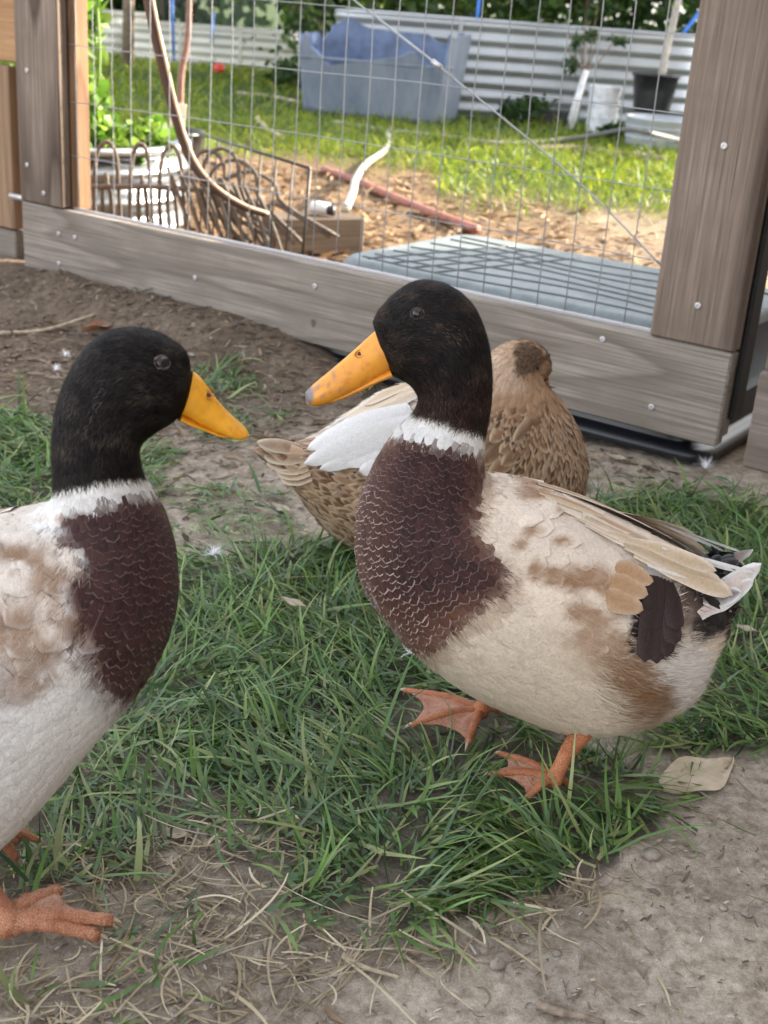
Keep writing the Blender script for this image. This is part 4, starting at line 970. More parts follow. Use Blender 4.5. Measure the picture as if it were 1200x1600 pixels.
        return mk(name, V, [tuple(z) for z in q]+[tuple(z) for z in t_], fz, parent or s.e, True, {'Col': C})
    def quill(s, base, tip, width, c, edge=None, fringe=.6, lift=(.002, .006), bow=.0, cup=.12, mat=None, sides=(1, -1), point=.35, name='flight_feather', parent=None, nrm=None, fb=(0, 0), mid=None, curl=0., asym=0., label=None):
        """a long feather laid on the flank between two sighted points, with its mirror"""
        b, nb, _ = s.hit(*base, lift[0], fb[0]); t, ntp, _ = s.hit(*tip, lift[1], fb[1])
        rows, cols = 16, 7; L = np.linalg.norm(t-b)
        v = np.linspace(0, 1, rows)
        if mid is not None:
            m_, _, _ = s.hit(*mid, (lift[0]+lift[1])/2, (fb[0]+fb[1])/2); C_ = crom([b, m_, t], rows)
        else: C_ = b[None]*(1-v)[:, None]+t[None]*v[:, None]
        NN = nb[None]*(1-v)[:, None]+ntp[None]*v[:, None]; 
        if nrm is not None: NN = np.tile(np.array(nrm, float)*np.array([1, s.near, 1]), (rows, 1))
        NN /= np.linalg.norm(NN, axis=1)[:, None]
        C_ = C_+NN*(bow*L*np.sin(np.pi*v))[:, None]+NN*(curl*L*v**3)[:, None]
        f = np.gradient(C_, axis=0); f /= np.linalg.norm(f, axis=1)[:, None]; NN -= f*np.sum(NN*f, 1)[:, None]; NN /= np.linalg.norm(NN, axis=1)[:, None]; sd = np.cross(NN, f)
        prof = np.where(v < .35, .5+v*1.43, 1-.12*(v-.35)); tipz = np.clip((1-v)/point, 0, 1); prof = prof*np.sqrt(np.maximum(1-(1-tipz)**2, .0004))
        out = []
        for sgn in sides:
            V = []
            for i in range(rows):
                for u in np.linspace(-1, 1, cols):
                    p = C_[i]+sd[i]*(u+asym*v[i])*prof[i]*width*.5-NN[i]*(u*u)*width*.5*cup
                    V.append(p if sgn == 1 else p*np.array([1, -1, 1]))
            q = np.arange(rows*cols).reshape(rows, cols); F = np.stack([q[:-1, :-1], q[1:, :-1], q[1:, 1:], q[:-1, 1:]], -1).reshape(-1, 4)
            uu, vv = np.tile(np.linspace(-1, 1, cols), rows), np.repeat(v, cols)
            K = rows*cols; g_ = np.clip(np.abs(uu)**1.6*.75+.35*vv**3+.25*(vnoise(uu*2.+base[0], vv*9., 3)-.5), 0, 1)[:, None]; o = mk(name, np.array(V), F, mat or fm, parent or s.e, True, {'Col': np.array(c)[None]*(1-g_)+np.array(edge if edge is not None else c)[None]*g_, 'Edge': np.tile(edge if edge is not None else c, (K, 1)), 'fringe': np.full(K, fringe)}, np.stack([uu, vv, vv*0], 1))
            out.append(o)
            if label: o['label'] = label
        return out
    def bill(s, up, lo, colf, nostril, tipk=1.):
        """up/lo: stations (top, bottom, half width) for upper and lower mandible"""
        out = []
        for nm, st, pw in (('upper_bill', up, .8), ('lower_bill', lo, 1.)):
            T = crom([s.med(*a) for a, b, w_ in st], 34); B = crom([s.med(*b) for a, b, w_ in st], 34); W = crom(np.array([[w_] for a, b, w_ in st]), 34)[:, 0]; n = 28; V = []
            for i in range(34):
                c_ = (T[i]+B[i])/2; u = (T[i]-B[i])/2
                for k in range(n):
                    a = 2*math.pi*k/n; ca, sa = math.cos(a), math.sin(a)
                    wz = W[i]*(1-.35*max(0, ca)**1.2) ; p = c_+u*(np.sign(ca)*abs(ca)**(.8 if ca < 0 else 1.))
                    V.append(p+np.array([0, wz*np.sign(sa)*abs(sa)**.75, 0]))
            V = np.array(V); F = [(i*n+j, i*n+(j+1) % n, (i+1)*n+(j+1) % n, (i+1)*n+j) for i in range(33) for j in range(n)]+[tuple(range(n)), tuple(33*n+j for j in range(n))]
            x, y = s.px(V); o = mk(nm, V, F, billm, s.e, True, {'Col': colf(x, y, V)}); out.append(o)
        # nostrils
        ub = BVHTree.FromPolygons([tuple(v_.co) for v_ in out[0].data.vertices], [tuple(p.vertices) for p in out[0].data.polygons])
        q = s.med(*nostril); r = ub.ray_cast(Vector((q[0], .06*s.near, q[2]+.012)), Vector((0, -s.near, -.18)))
        p = np.array(r[0]) if r[0] else q+np.array([0, .009*s.near, 0]); nv = np.array(r[1]) if r[0] else np.array([0, s.near, 0.])
        d = s.med(*up[-1][1])-s.med(*up[0][1]); d /= np.linalg.norm(d)
        for sg in (1, -1):
            mb = MB()
            V = [];
            for i, (rr, hh) in enumerate(((1.9, -.0004), (1.6, .0007), (1.2, .0007), (1., -.0002))):
                for k in range(16):
                    a = 2*math.pi*k/16; pp = p+d*.0027*rr*math.cos(a)+np.cross(nv, d)*.0017*rr*math.sin(a)+nv*hh; V.append(pp if sg == 1 else pp*np.array([1, -1, 1]))
            F = [(i*16+j, i*16+(j+1) % 16, (i+1)*16+(j+1) % 16, (i+1)*16+j) for i in range(3) for j in range(16)]
            cN = np.tile(np.array([.50, .19, .02]), (64, 1)); o = mk('nostril_rim', np.array(V), F, billm, out[0], True, {'Col': cN})
            V2 = [V[48+k]+(nv if sg == 1 else nv*np.array([1, -1, 1]))*.0002 for k in range(16)]; mk('nostril', V2, [tuple(range(16))], nosm, out[0])
    def eye(s, x, y, r=.0050, pale=False):
        p, n_, _ = s.hit(x, y); 
        for sg in (1, -1):
            c_ = (p-n_*r*.62)*np.array([1, 1 if sg == 1 else -1, 1]); nn_ = n_*np.array([1, sg, 1]); q = Vector(nn_).to_track_quat('Z', 'Y').to_matrix()
            V = []; F = []; n, mm = 14, 20
            for i in range(n):
                for j in range(mm):
                    a = math.pi*i/(n-1)*.98; b = 2*math.pi*j/mm; V.append(c_+np.array(q @ Vector((r*math.sin(a)*math.cos(b), r*math.sin(a)*math.sin(b), r*math.cos(a)))))
            F = [(i*mm+j, i*mm+(j+1) % mm, (i+1)*mm+(j+1) % mm, (i+1)*mm+j) for i in range(n-1) for j in range(mm)]
            irism = bpy.data.materials.get('iris') or simple('iris', (.035, .016, .009), .12, 0, .3, 500, 0)
            e = mk('eye', V, F, irism, s.e)
            V = [c_+np.array(q @ Vector((r*1.012*math.sin(a)*math.cos(b), r*1.012*math.sin(a)*math.sin(b), r*1.012*math.cos(a)))) for a in np.linspace(0.02, .62, 6) for b in np.linspace(0, 2*math.pi, 16, endpoint=False)]
            mk('pupil', V, [(i*16+j, i*16+(j+1) % 16, (i+1)*16+(j+1) % 16, (i+1)*16+j) for i in range(5) for j in range(16)]+[tuple(range(16))], pupm, e)
            P = [c_+np.array(q @ Vector((r*1.02*math.cos(b), r*.80*math.sin(b), r*(.52-.12*math.cos(b)**2)))) for b in np.linspace(0, 2*math.pi, 25)]
            V, F = tube(P, .0009, 8, False); mk('eyelid', V, F, lidg if pale else lidm, s.e)
    def leg(s, top, ankle, toes, hind=None, tk=1., r0=.0075, r1=.0058, c=(.56, .225, .10), cw=(.50, .26, .17), lab=None):
        """top/ankle/toes are world points; three webbed front toes"""
        L = lambda P: s.loc(np.asarray(P, float))
        t, a = L(top), L(ankle); K = 18
        P = crom([t+(t-a)*.35, t, t*.5+a*.5+np.array([.002, 0, 0]), a, a-np.array([0, 0, .004])], K); r0 *= 1.12; r1 *= 1.15; rr = np.interp(np.linspace(0, 1, K), [0, .35, .6, .85, 1], [r0*1.25, r0, r1*.92, r1*1.18, r1*.9])
        V, F = tube(P, rr, 16); x, y = s.px(V); C = np.tile(np.array(c), (len(V), 1))
        lg_ = mk('leg', V, F, footm, s.e, True, {'Col': C}); 
        if lab: lg_['label'] = lab
        tips = [L(q) for q in toes]; base = a-np.array([0, 0, .005])
        V_, F_, C_ = [], [], []; o = 0; rails = []
        for i, tp in enumerate(tips):
            k = 16; m_ = base*.45+tp*.55+np.array([0, 0, .007]); Pq = crom([base, base*.75+tp*.25+np.array([0, 0, .006]), m_, tp+np.array([0, 0, .003])], k)
            rr = np.interp(np.linspace(0, 1, k), [0, .3, .7, 1], [.0066, .0048, .0038, .0028])*tk*(1+.10*np.cos(np.arange(k)*2.2)); v_, f_ = tube(Pq, rr, 10, True, .85)
            V_.append(v_); F_ += [tuple(q+o for q in ff) for ff in f_]; C_.append(np.tile(np.array(c)*.92, (len(v_), 1))); o += len(v_); rails.append(Pq)
        for A_, B_ in zip(rails[:-1], rails[1:]):
            mm = 11; k = len(A_); v_ = []
            for i in range(k):
                for j in range(mm):
                    u = j/(mm-1); lim = 1-.13*math.sin(math.pi*u); tt = i/(k-1)*lim*(k-1)*.97; i0 = min(int(tt), k-2); fr_ = tt-i0
                    pa = A_[i0]*(1-fr_)+A_[i0+1]*fr_; pb_ = B_[i0]*(1-fr_)+B_[i0+1]*fr_; pp = pa*(1-u)+pb_*u
                    pp = pp-np.array([0, 0, -.0022*tk+.0022*math.sin(math.pi*u)*(i/(k-1))+.0008*math.sin(u*14)*(i/k)]); v_.append(pp)
            f_ = [(i*mm+j, i*mm+j+1, (i+1)*mm+j+1, (i+1)*mm+j) for i in range(k-1) for j in range(mm-1)]
            # thickness: a second sheet under the first
            n0 = len(v_); v2 = [q-np.array([0, 0, .0011]) for q in v_]; fb = [tuple(q+n0 for q in ff)[::-1] for ff in f_]
            ri = [i*mm+j for i in (k-1,) for j in range(mm)]; rim = [(ri[j], ri[j+1], ri[j+1]+n0, ri[j]+n0) for j in range(mm-1)]
            v_ = v_+v2; V_.append(np.array(v_)); F_ += [tuple(q+o for q in ff) for ff in f_+fb+rim]; C_.append(np.tile(np.array(cw), (len(v_), 1))); o += len(v_)
        if hind is not None:
            hp = L(hind); Pq = crom([a-np.array([0, 0, .001]), a*.4+hp*.6+np.array([0, 0, .004]), hp], 8); v_, f_ = tube(Pq, np.linspace(.0042, .0018, 8), 8)
            V_.append(v_); F_ += [tuple(q+o for q in ff) for ff in f_]; C_.append(np.tile(np.array(c)*.9, (len(v_), 1))); o += len(v_)
        ft = mk('foot', np.concatenate(V_), F_, footm, lg_, True, {'Col': np.concatenate(C_)})
        for Pq in rails:
            d = Pq[-1]-Pq[-2]; d /= np.linalg.norm(d); v_, f_ = tube(crom([Pq[-1]-d*.002+np.array([0, 0, .0008]), Pq[-1]+d*.003+np.array([0, 0, .0006]), Pq[-1]+d*.0065-np.array([0, 0, .0016])], 6), np.linspace(.0021, .0005, 6), 8); mk('toenail', v_, f_, nailm, lg_)

def bl(x, y, cx, cy, rx, ry, ang=0, soft=.35):
    """soft blotch mask"""
    a = R(ang); dx, dy = x-cx, y-cy; u = (dx*math.cos(a)+dy*math.sin(a))/rx; v = (-dx*math.sin(a)+dy*math.cos(a))/ry
    n_ = (vnoise(x/16., y/16., 3)-.5)*.7+(vnoise(x/5., y/5., 4)-.5)*.4
    return 1-sstep(1-soft, 1+soft, np.sqrt(u*u+v*v)+n_)
def pm(x, y, poly, jit=14., sc=14.):
    jx = (vnoise(x/sc, y/sc, 31)-.5)*2*jit; jy = (vnoise(x/sc, y/sc, 37)-.5)*2*jit
    return pip(poly, x+jx, y+jy).astype(float)
def soft(x, y, poly, wdt=14.):
    t = 0
    for k, (a, b) in enumerate([(0, 0), (1, 0), (-1, 0), (0, 1), (0, -1), (.7, .7), (-.7, -.7), (.7, -.7), (-.7, .7)]): t = t+pm(x+a*wdt, y+b*wdt, poly, 7, 11)
    return t/9.
def mixc(C, c, m_): m_ = np.asarray(m_)[:, None]; return C*(1-m_)+np.array(c)*m_
CREAM = np.array([.76, .645, .53]); WHITE = np.array([.78, .77, .76]); BROWN = np.array([.33, .19, .10]); BLK = np.array([.0085, .0068, .0065]); MAR = np.array([.040, .014, .014]); TAN = np.array([.50, .365, .25]); DK0 = np.array([.022, .013, .013])

# ---- middle drake, facing left
ST2 = [((582, 502), (612, 581), .011), ((593, 483), (622, 589), .019), ((618, 457), (637, 598), .0255), ((655, 438), (645, 606), .0290), ((700, 445), (650, 614), .0300),
 ((738, 474), (652, 621), .0300), ((760, 520), (652, 628), .0290), ((769, 572), (649, 638), .0275), ((768, 628), (640, 652), .0270), ((760, 678), (618, 676), .0300),
 ((756, 712), (588, 722), .0370), ((757, 738), (562, 785), .0460), ((768, 750), (555, 850), .0560), ((790, 752), (566, 908), .0650), ((820, 755), (600, 960), .0730),
 ((855, 762), (650, 1014), .0790), ((900, 778), (720, 1067), .0810), ((950, 802), (800, 1106), .0790), ((1000, 825), (880, 1135), .0740), ((1045, 848), (955, 1136), .0650),
 ((1080, 866), (1020, 1118), .0540), ((1103, 884), (1070, 1092), .0430), ((1122, 905), (1096, 1045), .0330), ((1138, 922), (1116, 995), .0220), ((1148, 940), (1132, 962), .0090)]
d2 = Duck((.11, .925), 180, ST2, 'middle drake with black head and white neck ring, facing left on orange feet', near=1)
CH2 = [(600,690),(640,668),(700,680),(760,700),(758,740),(745,790),(740,850),(775,870),(800,900),(785,925),(740,955),(700,990),(660,1030),(610,1010),(560,930),(530,850),(540,780),(570,720)]
def ring2(x, y): return sstep(-6, 4, y-(648+.30*(x-632)))
def c2(x, y, p):
    n_ = vnoise(x/9., y/9., 8); C = np.tile(CREAM, (len(x), 1))*(.9+.2*n_)[:, None]
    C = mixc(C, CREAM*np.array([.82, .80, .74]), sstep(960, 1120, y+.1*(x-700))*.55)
    C = mixc(C, WHITE*.93, bl(x, y, 1060, 1060, 60, 60)*.6)
    C = mixc(C, np.array([.70, .60, .52]), bl(x, y, 900, 860, 120, 50, 30)*.5)
    for b in [(866,903,26,17,20),(930,905,50,20,10),(980,935,40,26,50),(915,960,30,20,10),(925,998,28,20,0),(838,890,10,16,0),(835,770,26,12,10),(895,800,22,10,20),(830,830,16,9,0),(1035,800,50,12,30),(812,850,14,9,0),(880,845,14,10,0)]:
        C = mixc(C, (.29, .155, .075), bl(x, y, *b, .5)*np.clip(.75+.5*(vnoise(x/10., y/2.6, 91)-.3), 0, .95))
    C = mixc(C, (.27, .14, .065), bl(x, y, 975, 1055, 34, 80, -22, .4)*np.clip(.45+.9*vnoise(x/14., y/4., 92), 0, .95)); C = mixc(C, (.26, .135, .06), bl(x, y, 1010, 1095, 26, 30, 0, .5)*.8); C = mixc(C, TAN*.9, bl(x, y, 925, 1010, 50, 40, 30, .6)*.6)
    C = mixc(C, BLK*1.5, bl(x, y, 1112, 930, 56, 52, 20)); C = mixc(C, (.14, .09, .07), bl(x, y, 1075, 960, 22, 44, 10, .6)*.6); C = mixc(C, BLK*2, bl(x, y, 1108, 965, 18, 45, 20)*.9)
    C = mixc(C, DK0, pm(x, y, [(1004,905),(1052,918),(1055,985),(1040,1020),(1020,1030),(985,1022),(978,998),(992,955)], 3, 5)); C = mixc(C, WHITE*.85, bl(x, y, 984, 955, 5, 36, 20, .5)*.6); C = mixc(C, WHITE*.9, bl(x, y, 1022, 893, 16, 9, 10, .4)*.9)
    t_ = sstep(.1, .9, soft(x, y, CH2, 22)); C = mixc(C, (.16, .075, .05), t_*.7+.3*(t_ > .5)); C = mixc(C, MAR*1.3, sstep(.5, 1, t_))
    C = mixc(C, TAN, (1-t_)*pm(x, y, [(q[0]+18, q[1]+26) for q in CH2], 10)*.55)
    C = mixc(C, WHITE*.9, bl(x, y, 575, 830, 16, 120, -4)*.45*t_); C = mixc(C, WHITE*.75, bl(x, y, 600, 950, 22, 70, -30)*.6)
    up = (1-ring2(x+0*y, y+ (vnoise(x/4., y/30., 2)-.5)*9))*(x < 800)
    rg = ring2(x, y+(vnoise(x/4., y/30., 2)-.5)*9)*(1-sstep(-3, 6, y+(vnoise(x/3.5, y/30., 6)-.5)*12-(684+.20*(x-632)+8*np.cos((x-690)/40))))*(x < 775)
    C = mixc(C, WHITE*1.05, rg); hd = mixc(np.tile(BLK, (len(x), 1)), (.020, .010, .008), sstep(560, 640, y)*.8)
    hd = mixc(hd, (.028, .019, .014), sstep(.5, .8, vnoise(x/22., y/16., 55))*.8); hd = hd*(.7+.6*vnoise(x/6., y/6., 12))[:, None]; C = C*(1-up[:, None])+hd*up[:, None]; return C
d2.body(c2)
def f2col(x, y, p, r):
    C = c2(x, y, p); ch = soft(x, y, CH2, 30); C = C*r.uniform(.94, 1.05, len(x))[:, None]
    left = np.clip(sstep(640, 575, x-(y-800)*.3)+sstep(880, 1000, y)*.8, 0, 1)
    m_ = np.clip(ch+r.normal(0, .10, len(x)), 0, 1); m_ = sstep(.15, .80, m_)
    mar = np.tile(MAR, (len(x), 1))*r.uniform(.7, 1.35, len(x))[:, None]; mar = mixc(mar, (.17, .075, .045), np.clip(sstep(900, 1010, y)*.8+sstep(640, 580, x)*.3+(1-ch)*1.3, 0, 1)*.85)
    C = mixc(C, mar, m_) if False else C*(1-m_[:, None])+mar*m_[:, None]
    edge = np.array([.34, .26, .24])*(1+.75*left)[:, None]*np.ones((len(x), 3))
    wht = ((y < 681+.2*(x-632)) & (x < 770)); C = np.where(wht[:, None], C*0+WHITE, C)
    fr = m_*(.30+.60*left)*r.uniform(.5, 1.15, len(x))+.05; return C, edge, fr, (1-m_)*(1-wht)
def f2space(x, y, p):
    ch = pm(x, y, CH2, 6) > .5; sp = np.where(ch, .0037+.0014*sstep(700, 900, y), .0085)
    return np.where((y < 676+.25*(x-632)) & (x < 775), 0, sp)*np.where(x > 1105, .7, 1)
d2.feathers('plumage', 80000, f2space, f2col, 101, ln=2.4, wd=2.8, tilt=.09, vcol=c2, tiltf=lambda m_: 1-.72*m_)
d2.fuzz('body_down', 26000, lambda x, y, p: ((soft(x, y, CH2, 26) < .3) & (y > 690+.25*(x-632))).astype(float), lambda x, y, p, r: c2(x, y, p)*r.uniform(.86, 1.10, len(x))[:, None], 105, .0085, .0008, .12)
def edgefuzz(D, cf, poly, seed, ex):
    def f(x, y, p, r):
        C = cf(x, y, p); m_ = np.clip(soft(x, y, poly, 20)+r.normal(0, .3, len(x)), 0, 1)[:, None]; return C*(1-m_*.6)+np.array([.09, .038, .026])*m_*.6
    D.fuzz('breast_edge_down', 9000, lambda x, y, p: ((soft(x, y, poly, 24) > .12) & (soft(x, y, poly, 24) < .8) & ex(x, y)).astype(float), f, seed, .0085, .0007, .2)
edgefuzz(d2, c2, CH2, 141, lambda x, y: (y > 700+.2*(x-632)))
WG2 = [(800,770),(900,790),(1010,850),(1030,900),(1000,970),(960,1010),(890,1000),(850,940),(800,880)]
def fw2(x, y, p, r): K = len(x); return c2(x, y, p), np.tile(CREAM*1.15, (K, 1)), r.uniform(.0, .3, K), np.ones(K)
d2.feathers('wing_coverts', 9000, lambda x, y, p: np.where(soft(x, y, WG2, 10) > .5, .0135, 0), fw2, 131, ln=2.6, wd=2.0, tilt=.026, h0=.0010, vcol=c2, rows=10, cols=7)
def w_head2(x, y, p): return ((y < 704+.25*(x-632)) & (x < 778)).astype(float)
def cf2(x, y, p, r):
    C = c2(x, y, p); C = C*np.where(C[:, :1] > .2, r.uniform(.92, 1.04, len(x))[:, None], (r.uniform(.3, 1.5, len(x))**2*1.6*(.55+.9*vnoise(x/14., y/14., 61)))[:, None]); up = (y < 640+.3*(x-632)); glint = bl(x, y, 712, 520, 22, 26, 40)*(r.random(len(x)) < .16)+bl(x, y, 612, 545, 12, 10)*(r.random(len(x)) < .15)  # scattered paler strands paint highlights onto the black head
    C = np.where(up[:, None], mixc(C, (.09, .065, .055), glint), C); return C
d2.fuzz('head_down', 36000, w_head2, cf2, 111, .0046, .0005, .2)
def w_flank(x, y, p): return ((x > 960) & (y > 985)).astype(float)*1+((x > 1080) & (y < 985)).astype(float)
d2.fuzz('vent_down', 14000, w_flank, lambda x, y, p, r: c2(x, y, p)*r.uniform(.88, 1.1, len(x))[:, None], 112, .013, .0006, .14)
def billc2(x, y, V):
    C = np.tile(np.array([.80, .33, .030]), (len(x), 1)); C = mixc(C, (.66, .25, .03), sstep(.3, .8, vnoise(x/9., y/7., 5))*.5)
    C = mixc(C, (.16, .15, .16), bl(x, y, 481, 617, 9, 14, 0)); 
    for b in [(524, 588, 3, 13, -20), (527, 610, 14, 3, -25), (505, 619, 7, 2, -10), (495, 606, 8, 4, -45), (515, 600, 4, 4)]: C = mixc(C, (.22, .13, .12), bl(x, y, *b)*.65)
    return C
d2.bill([((592, 512), (616, 573), .0125), ((575, 527), (604, 580), .0125), ((552, 548), (577, 598), .0118), ((522, 574), (543, 616), .0130), ((498, 594), (510, 629), .0140), ((484, 606), (490, 632), .0115), ((477, 613), (480, 630), .0050)],
        [((608, 572), (617, 586), .0105), ((585, 584), (590, 596), .0105), ((550, 602), (555, 613), .0100), ((515, 616), (518, 627), .0100), ((500, 621), (502, 630), .0060)], billc2, (564, 553))
d2.eye(652, 490)
Gz = lambda x, y, z=.010: G(x, y, z)
d2.leg(onplane(912, 1140, d2.A+d2.l*.040, d2.l), G(868, 1214, .026), [Gz(780, 1182), Gz(766, 1214), Gz(822, 1252)], G(893, 1236, .008), lab='near leg, planted straight down')
d2.leg(onplane(775, 1078, d2.A-d2.l*.040, d2.l), G(752, 1106, .027), [Gz(632, 1083, .014), Gz(641, 1138), Gz(730, 1166)], G(783, 1118, .008), lab='far leg, stepping forward')
# wing and tail feathers
CR = CREAM*1.02; TN = np.array([.52, .39, .25]); DK = np.array([.030, .018, .018])
wing = dict(point=.4)
for k, tp in enumerate([(1051, 982), (1046, 1004), (1034, 1021), (1017, 1029), (998, 1026)]):
    d2.quill((1042-k*7, 912-k*2), tp, .0175, DK*(1+.3*(k % 2)), DK*2.0, .3, (.0035+.0011*k, .0065+.0011*k), mat=fm_dark, name='wing_feather', point=.16)
for bq, tq in [((955, 885), (1012, 912)), ((948, 905), (1004, 930)), ((940, 928), (997, 952))]:
    d2.quill(bq, tq, .021, BROWN*1.15, TAN*1.1, .2, (.001, .0085), name='wing_feather', point=.8)
rq = random.Random(4)
for k in range(17):
    t_ = k/16; b = (845+t_*150+rq.uniform(-6, 6), 775+t_*92+rq.uniform(-5, 5)); L_ = 120+50*t_; tp = (b[0]+L_*.88, b[1]+L_*.42+rq.uniform(-8, 8))
    d2.quill(b, tp, .0135+.004*t_, (BROWN*1.15, TN, TN*.8, CREAM*.85)[k % 4], CREAM*1.08, .5, (.0022, .0055), name='wing_feather', fb=(.03, .03), bow=.02, point=.45)
for b, t_, w_, c_, e_ in [((985, 868), (1146, 930), .018, TN*1.05, CR*1.1), ((970, 858), (1130, 912), .015, TN*.85, CR), ((1005, 882), (1110, 912), .017, CR, WHITE*.9), ((975, 850), (1120, 892), .014, TN, CR)]:
    d2.quill(b, t_, w_, c_, e_, .5, (.006, .010), name='wing_feather', fb=(.03, .03), bow=.03)
for b, t_, w_ in [((1020, 870), (1150, 893), .0034), ((1030, 872), (1182, 896), .0030)]:
    d2.quill(b, t_, w_, WHITE, WHITE, .3, (.012, .014), name='wing_feather', fb=(.03, .02), point=.25)
for k, (b, t_, w_, c_) in enumerate([((1090, 960), (1190, 880), .020, np.array([.62, .50, .44])), ((1098, 955), (1178, 905), .018, np.array([.50, .40, .35])), ((1095, 935), (1160, 925), .018, np.array([.10, .08, .07])), ((1085, 930), (1140, 955), .018, BLK*2)]):
    d2.quill(b, t_, w_, c_, WHITE*.95, .9, (.002, .002), name='tail_feather', fb=(.012+.004*k, .014+.006*k), nrm=(-.25, .75, .6), bow=-.08, point=.6)
for k in range(9):
    x0 = 1090+k*5; d2.quill((x0, 905-k*2), (x0+14+2*k, 868+ (k % 3)*8), .013, BLK*(1+.6*(k % 2)), np.array([.10, .10, .11]), .6, (.003, .003), mat=fm_dark, name='tail_feather', fb=(.004*k-.01, .005*(k % 4)-.012), curl=.25, nrm=(.2, .8, .4), point=.6)
for k in range(8):
    d2.quill((1095+k*4, 930+k*6), (1118+k*3, 975+k*5-10*(k % 2)), .015, BLK*1.3, BLK*4, .5, (.003, .004), mat=fm_dark, name='tail_feather', fb=(.018-.002*k, .018-.002*k), nrm=(-.1, .9, .3), point=.6)
d2.fuzz('thigh_plumes', 9000, lambda x, y, p: (bl(x, y, 975, 1060, 52, 82, -20) > .3).astype(float), lambda x, y, p, r: c2(x, y, p)*r.uniform(.9, 1.1, len(x))[:, None], 133, .014, .0007, .12)

# ---- left drake, facing right, partly outside the frame
ST1 = [((298, 570), (281, 648), .011), ((290, 548), (268, 658), .019), ((264, 528), (250, 668), .0255), ((228, 515), (238, 676), .029), ((188, 514), (228, 684), .030), ((150, 530), (221, 692), .030),
 ((120, 562), (219, 700), .0295), ((98, 602), (219, 712), .029), ((84, 650), (221, 728), .0285), ((80, 705), (225, 742), .029), ((82, 750), (230, 752), .031), ((80, 785), (243, 775), .036), ((64, 805), (262, 815), .044), ((40, 813), (275, 870), .054),
 ((5, 818), (275, 935), .064), ((-35, 825), (255, 1000), .073), ((-80, 838), (212, 1068), .080), ((-130, 856), (150, 1142), .084), ((-190, 880), (80, 1228), .084), ((-250, 910), (0, 1310), .078), ((-305, 945), (-90, 1350), .068), ((-350, 985), (-190, 1345), .054), ((-385, 1020), (-290, 1280), .040), ((-410, 1050), (-350, 1200), .026), ((-425, 1080), (-400, 1130), .010)]
d1 = Duck((-.23, .72), 15, ST1, 'drake at the left edge with black head, facing right, its tail outside the frame', near=-1)
CH1 = [(70,806),(235,768),(290,820),(310,930),(280,1015),(215,1095),(165,1085),(150,1020),(125,965),(95,935),(105,895),(150,905),(140,880),(115,855),(85,830)]
def c1(x, y, p):
    n_ = vnoise(x/9., y/9., 18); C = np.tile(np.array([.68, .60, .53]), (len(x), 1))*(.9+.2*n_)[:, None]
    C = mixc(C, WHITE, sstep(-20, 60, (y-1010)+.62*(x-60)*1.0)*.9)
    for b in [(25,985,48,40,-40),(100,925,60,22,20),(120,955,36,30,0),(10,860,70,14,4),(60,880,80,10,20),(60,1030,50,36,-30),(20,1075,60,24,-10),(-40,1000,50,50,0),(-60,930,50,20,0)]: C = mixc(C, np.array([.27, .165, .10]), bl(x, y, *b, .5)*np.clip(.55+.6*vnoise(x/6., y/16., 93), 0, .9))
    C = mixc(C, np.array([.16, .09, .07]), bl(x, y, 165, 985, 55, 60, 40)*.75); C = mixc(C, WHITE*1.02, bl(x, y, 112, 935, 20, 22, 0)*.7)
    C = mixc(C, np.array([.45, .42, .40]), bl(x, y, -80, 1120, 120, 60, -40)*.6)
    t_ = sstep(.1, .9, soft(x, y, CH1, 20)); C = mixc(C, (.15, .08, .06), t_*.7+.3*(t_ > .5)); C = mixc(C, MAR*1.3, sstep(.5, 1, t_)); C = mixc(C, WHITE, bl(x, y, 72, 824, 32, 12, 15)*.8); C = mixc(C, WHITE*.8, bl(x, y, 130, 872, 24, 6, 60)*.6)
    j = (vnoise(x/4., y/30., 2)-.5)*9; top = 772-.13*(x-82)-6*np.sin((x-80)/50); bot = 803-.17*(x-90)+4*np.sin((x-80)/50)
    up = (1-sstep(-5, 4, y+j-top))*(x > 55)*(y < 800); rg = sstep(-5, 4, y+j-top)*(1-sstep(-4, 5, y+1.5*j-bot))*(x > 60); C = mixc(C, WHITE*1.05, rg)
    hd = mixc(np.tile(BLK, (len(x), 1)), (.022, .019, .015), sstep(.5, .8, vnoise(x/22., y/16., 55))*.8)*(.7+.6*vnoise(x/6., y/6., 12))[:, None]; return C*(1-up[:, None])+hd*up[:, None]
d1.body(c1)
def f1col(x, y, p, r):
    C = c1(x, y, p)*r.uniform(.95, 1.05, len(x))[:, None]; ch = soft(x, y, CH1, 26); m_ = sstep(.15, .80, np.clip(ch+r.normal(0, .10, len(x)), 0, 1))
    edge = np.tile([.30, .21, .19], (len(x), 1)); mar = np.tile(MAR, (len(x), 1))*r.uniform(.7, 1.3, len(x))[:, None]; mar = mixc(mar, (.12, .06, .045), (1-ch)*.9); C = C*(1-m_[:, None])+mar*m_[:, None]
    return C, edge, m_*(.34+.40*sstep(225, 285, x)+.3*sstep(960, 1060, y))*r.uniform(.4, 1.2, len(x))+.04, 1-m_
def f1space(x, y, p):
    ch = pm(x, y, CH1, 6) > .5; sp = np.where(ch, .0036+.0013*sstep(800, 1000, y), .0095); return np.where((y < 796-.15*(x-80)) & (x > 55) & (y < 800), 0, sp)
d1.feathers('plumage', 80000, f1space, f1col, 201, ln=2.4, wd=2.6, tilt=.085, vcol=c1, tiltf=lambda m_: 1-.72*m_)
d1.fuzz('body_down', 26000, lambda x, y, p: ((soft(x, y, CH1, 22) < .3) & (y > 800)).astype(float), lambda x, y, p, r: c1(x, y, p)*r.uniform(.85, 1.12, len(x))[:, None], 205, .0075, .0008, .13)
edgefuzz(d1, c1, CH1, 241, lambda x, y: (y > 815))
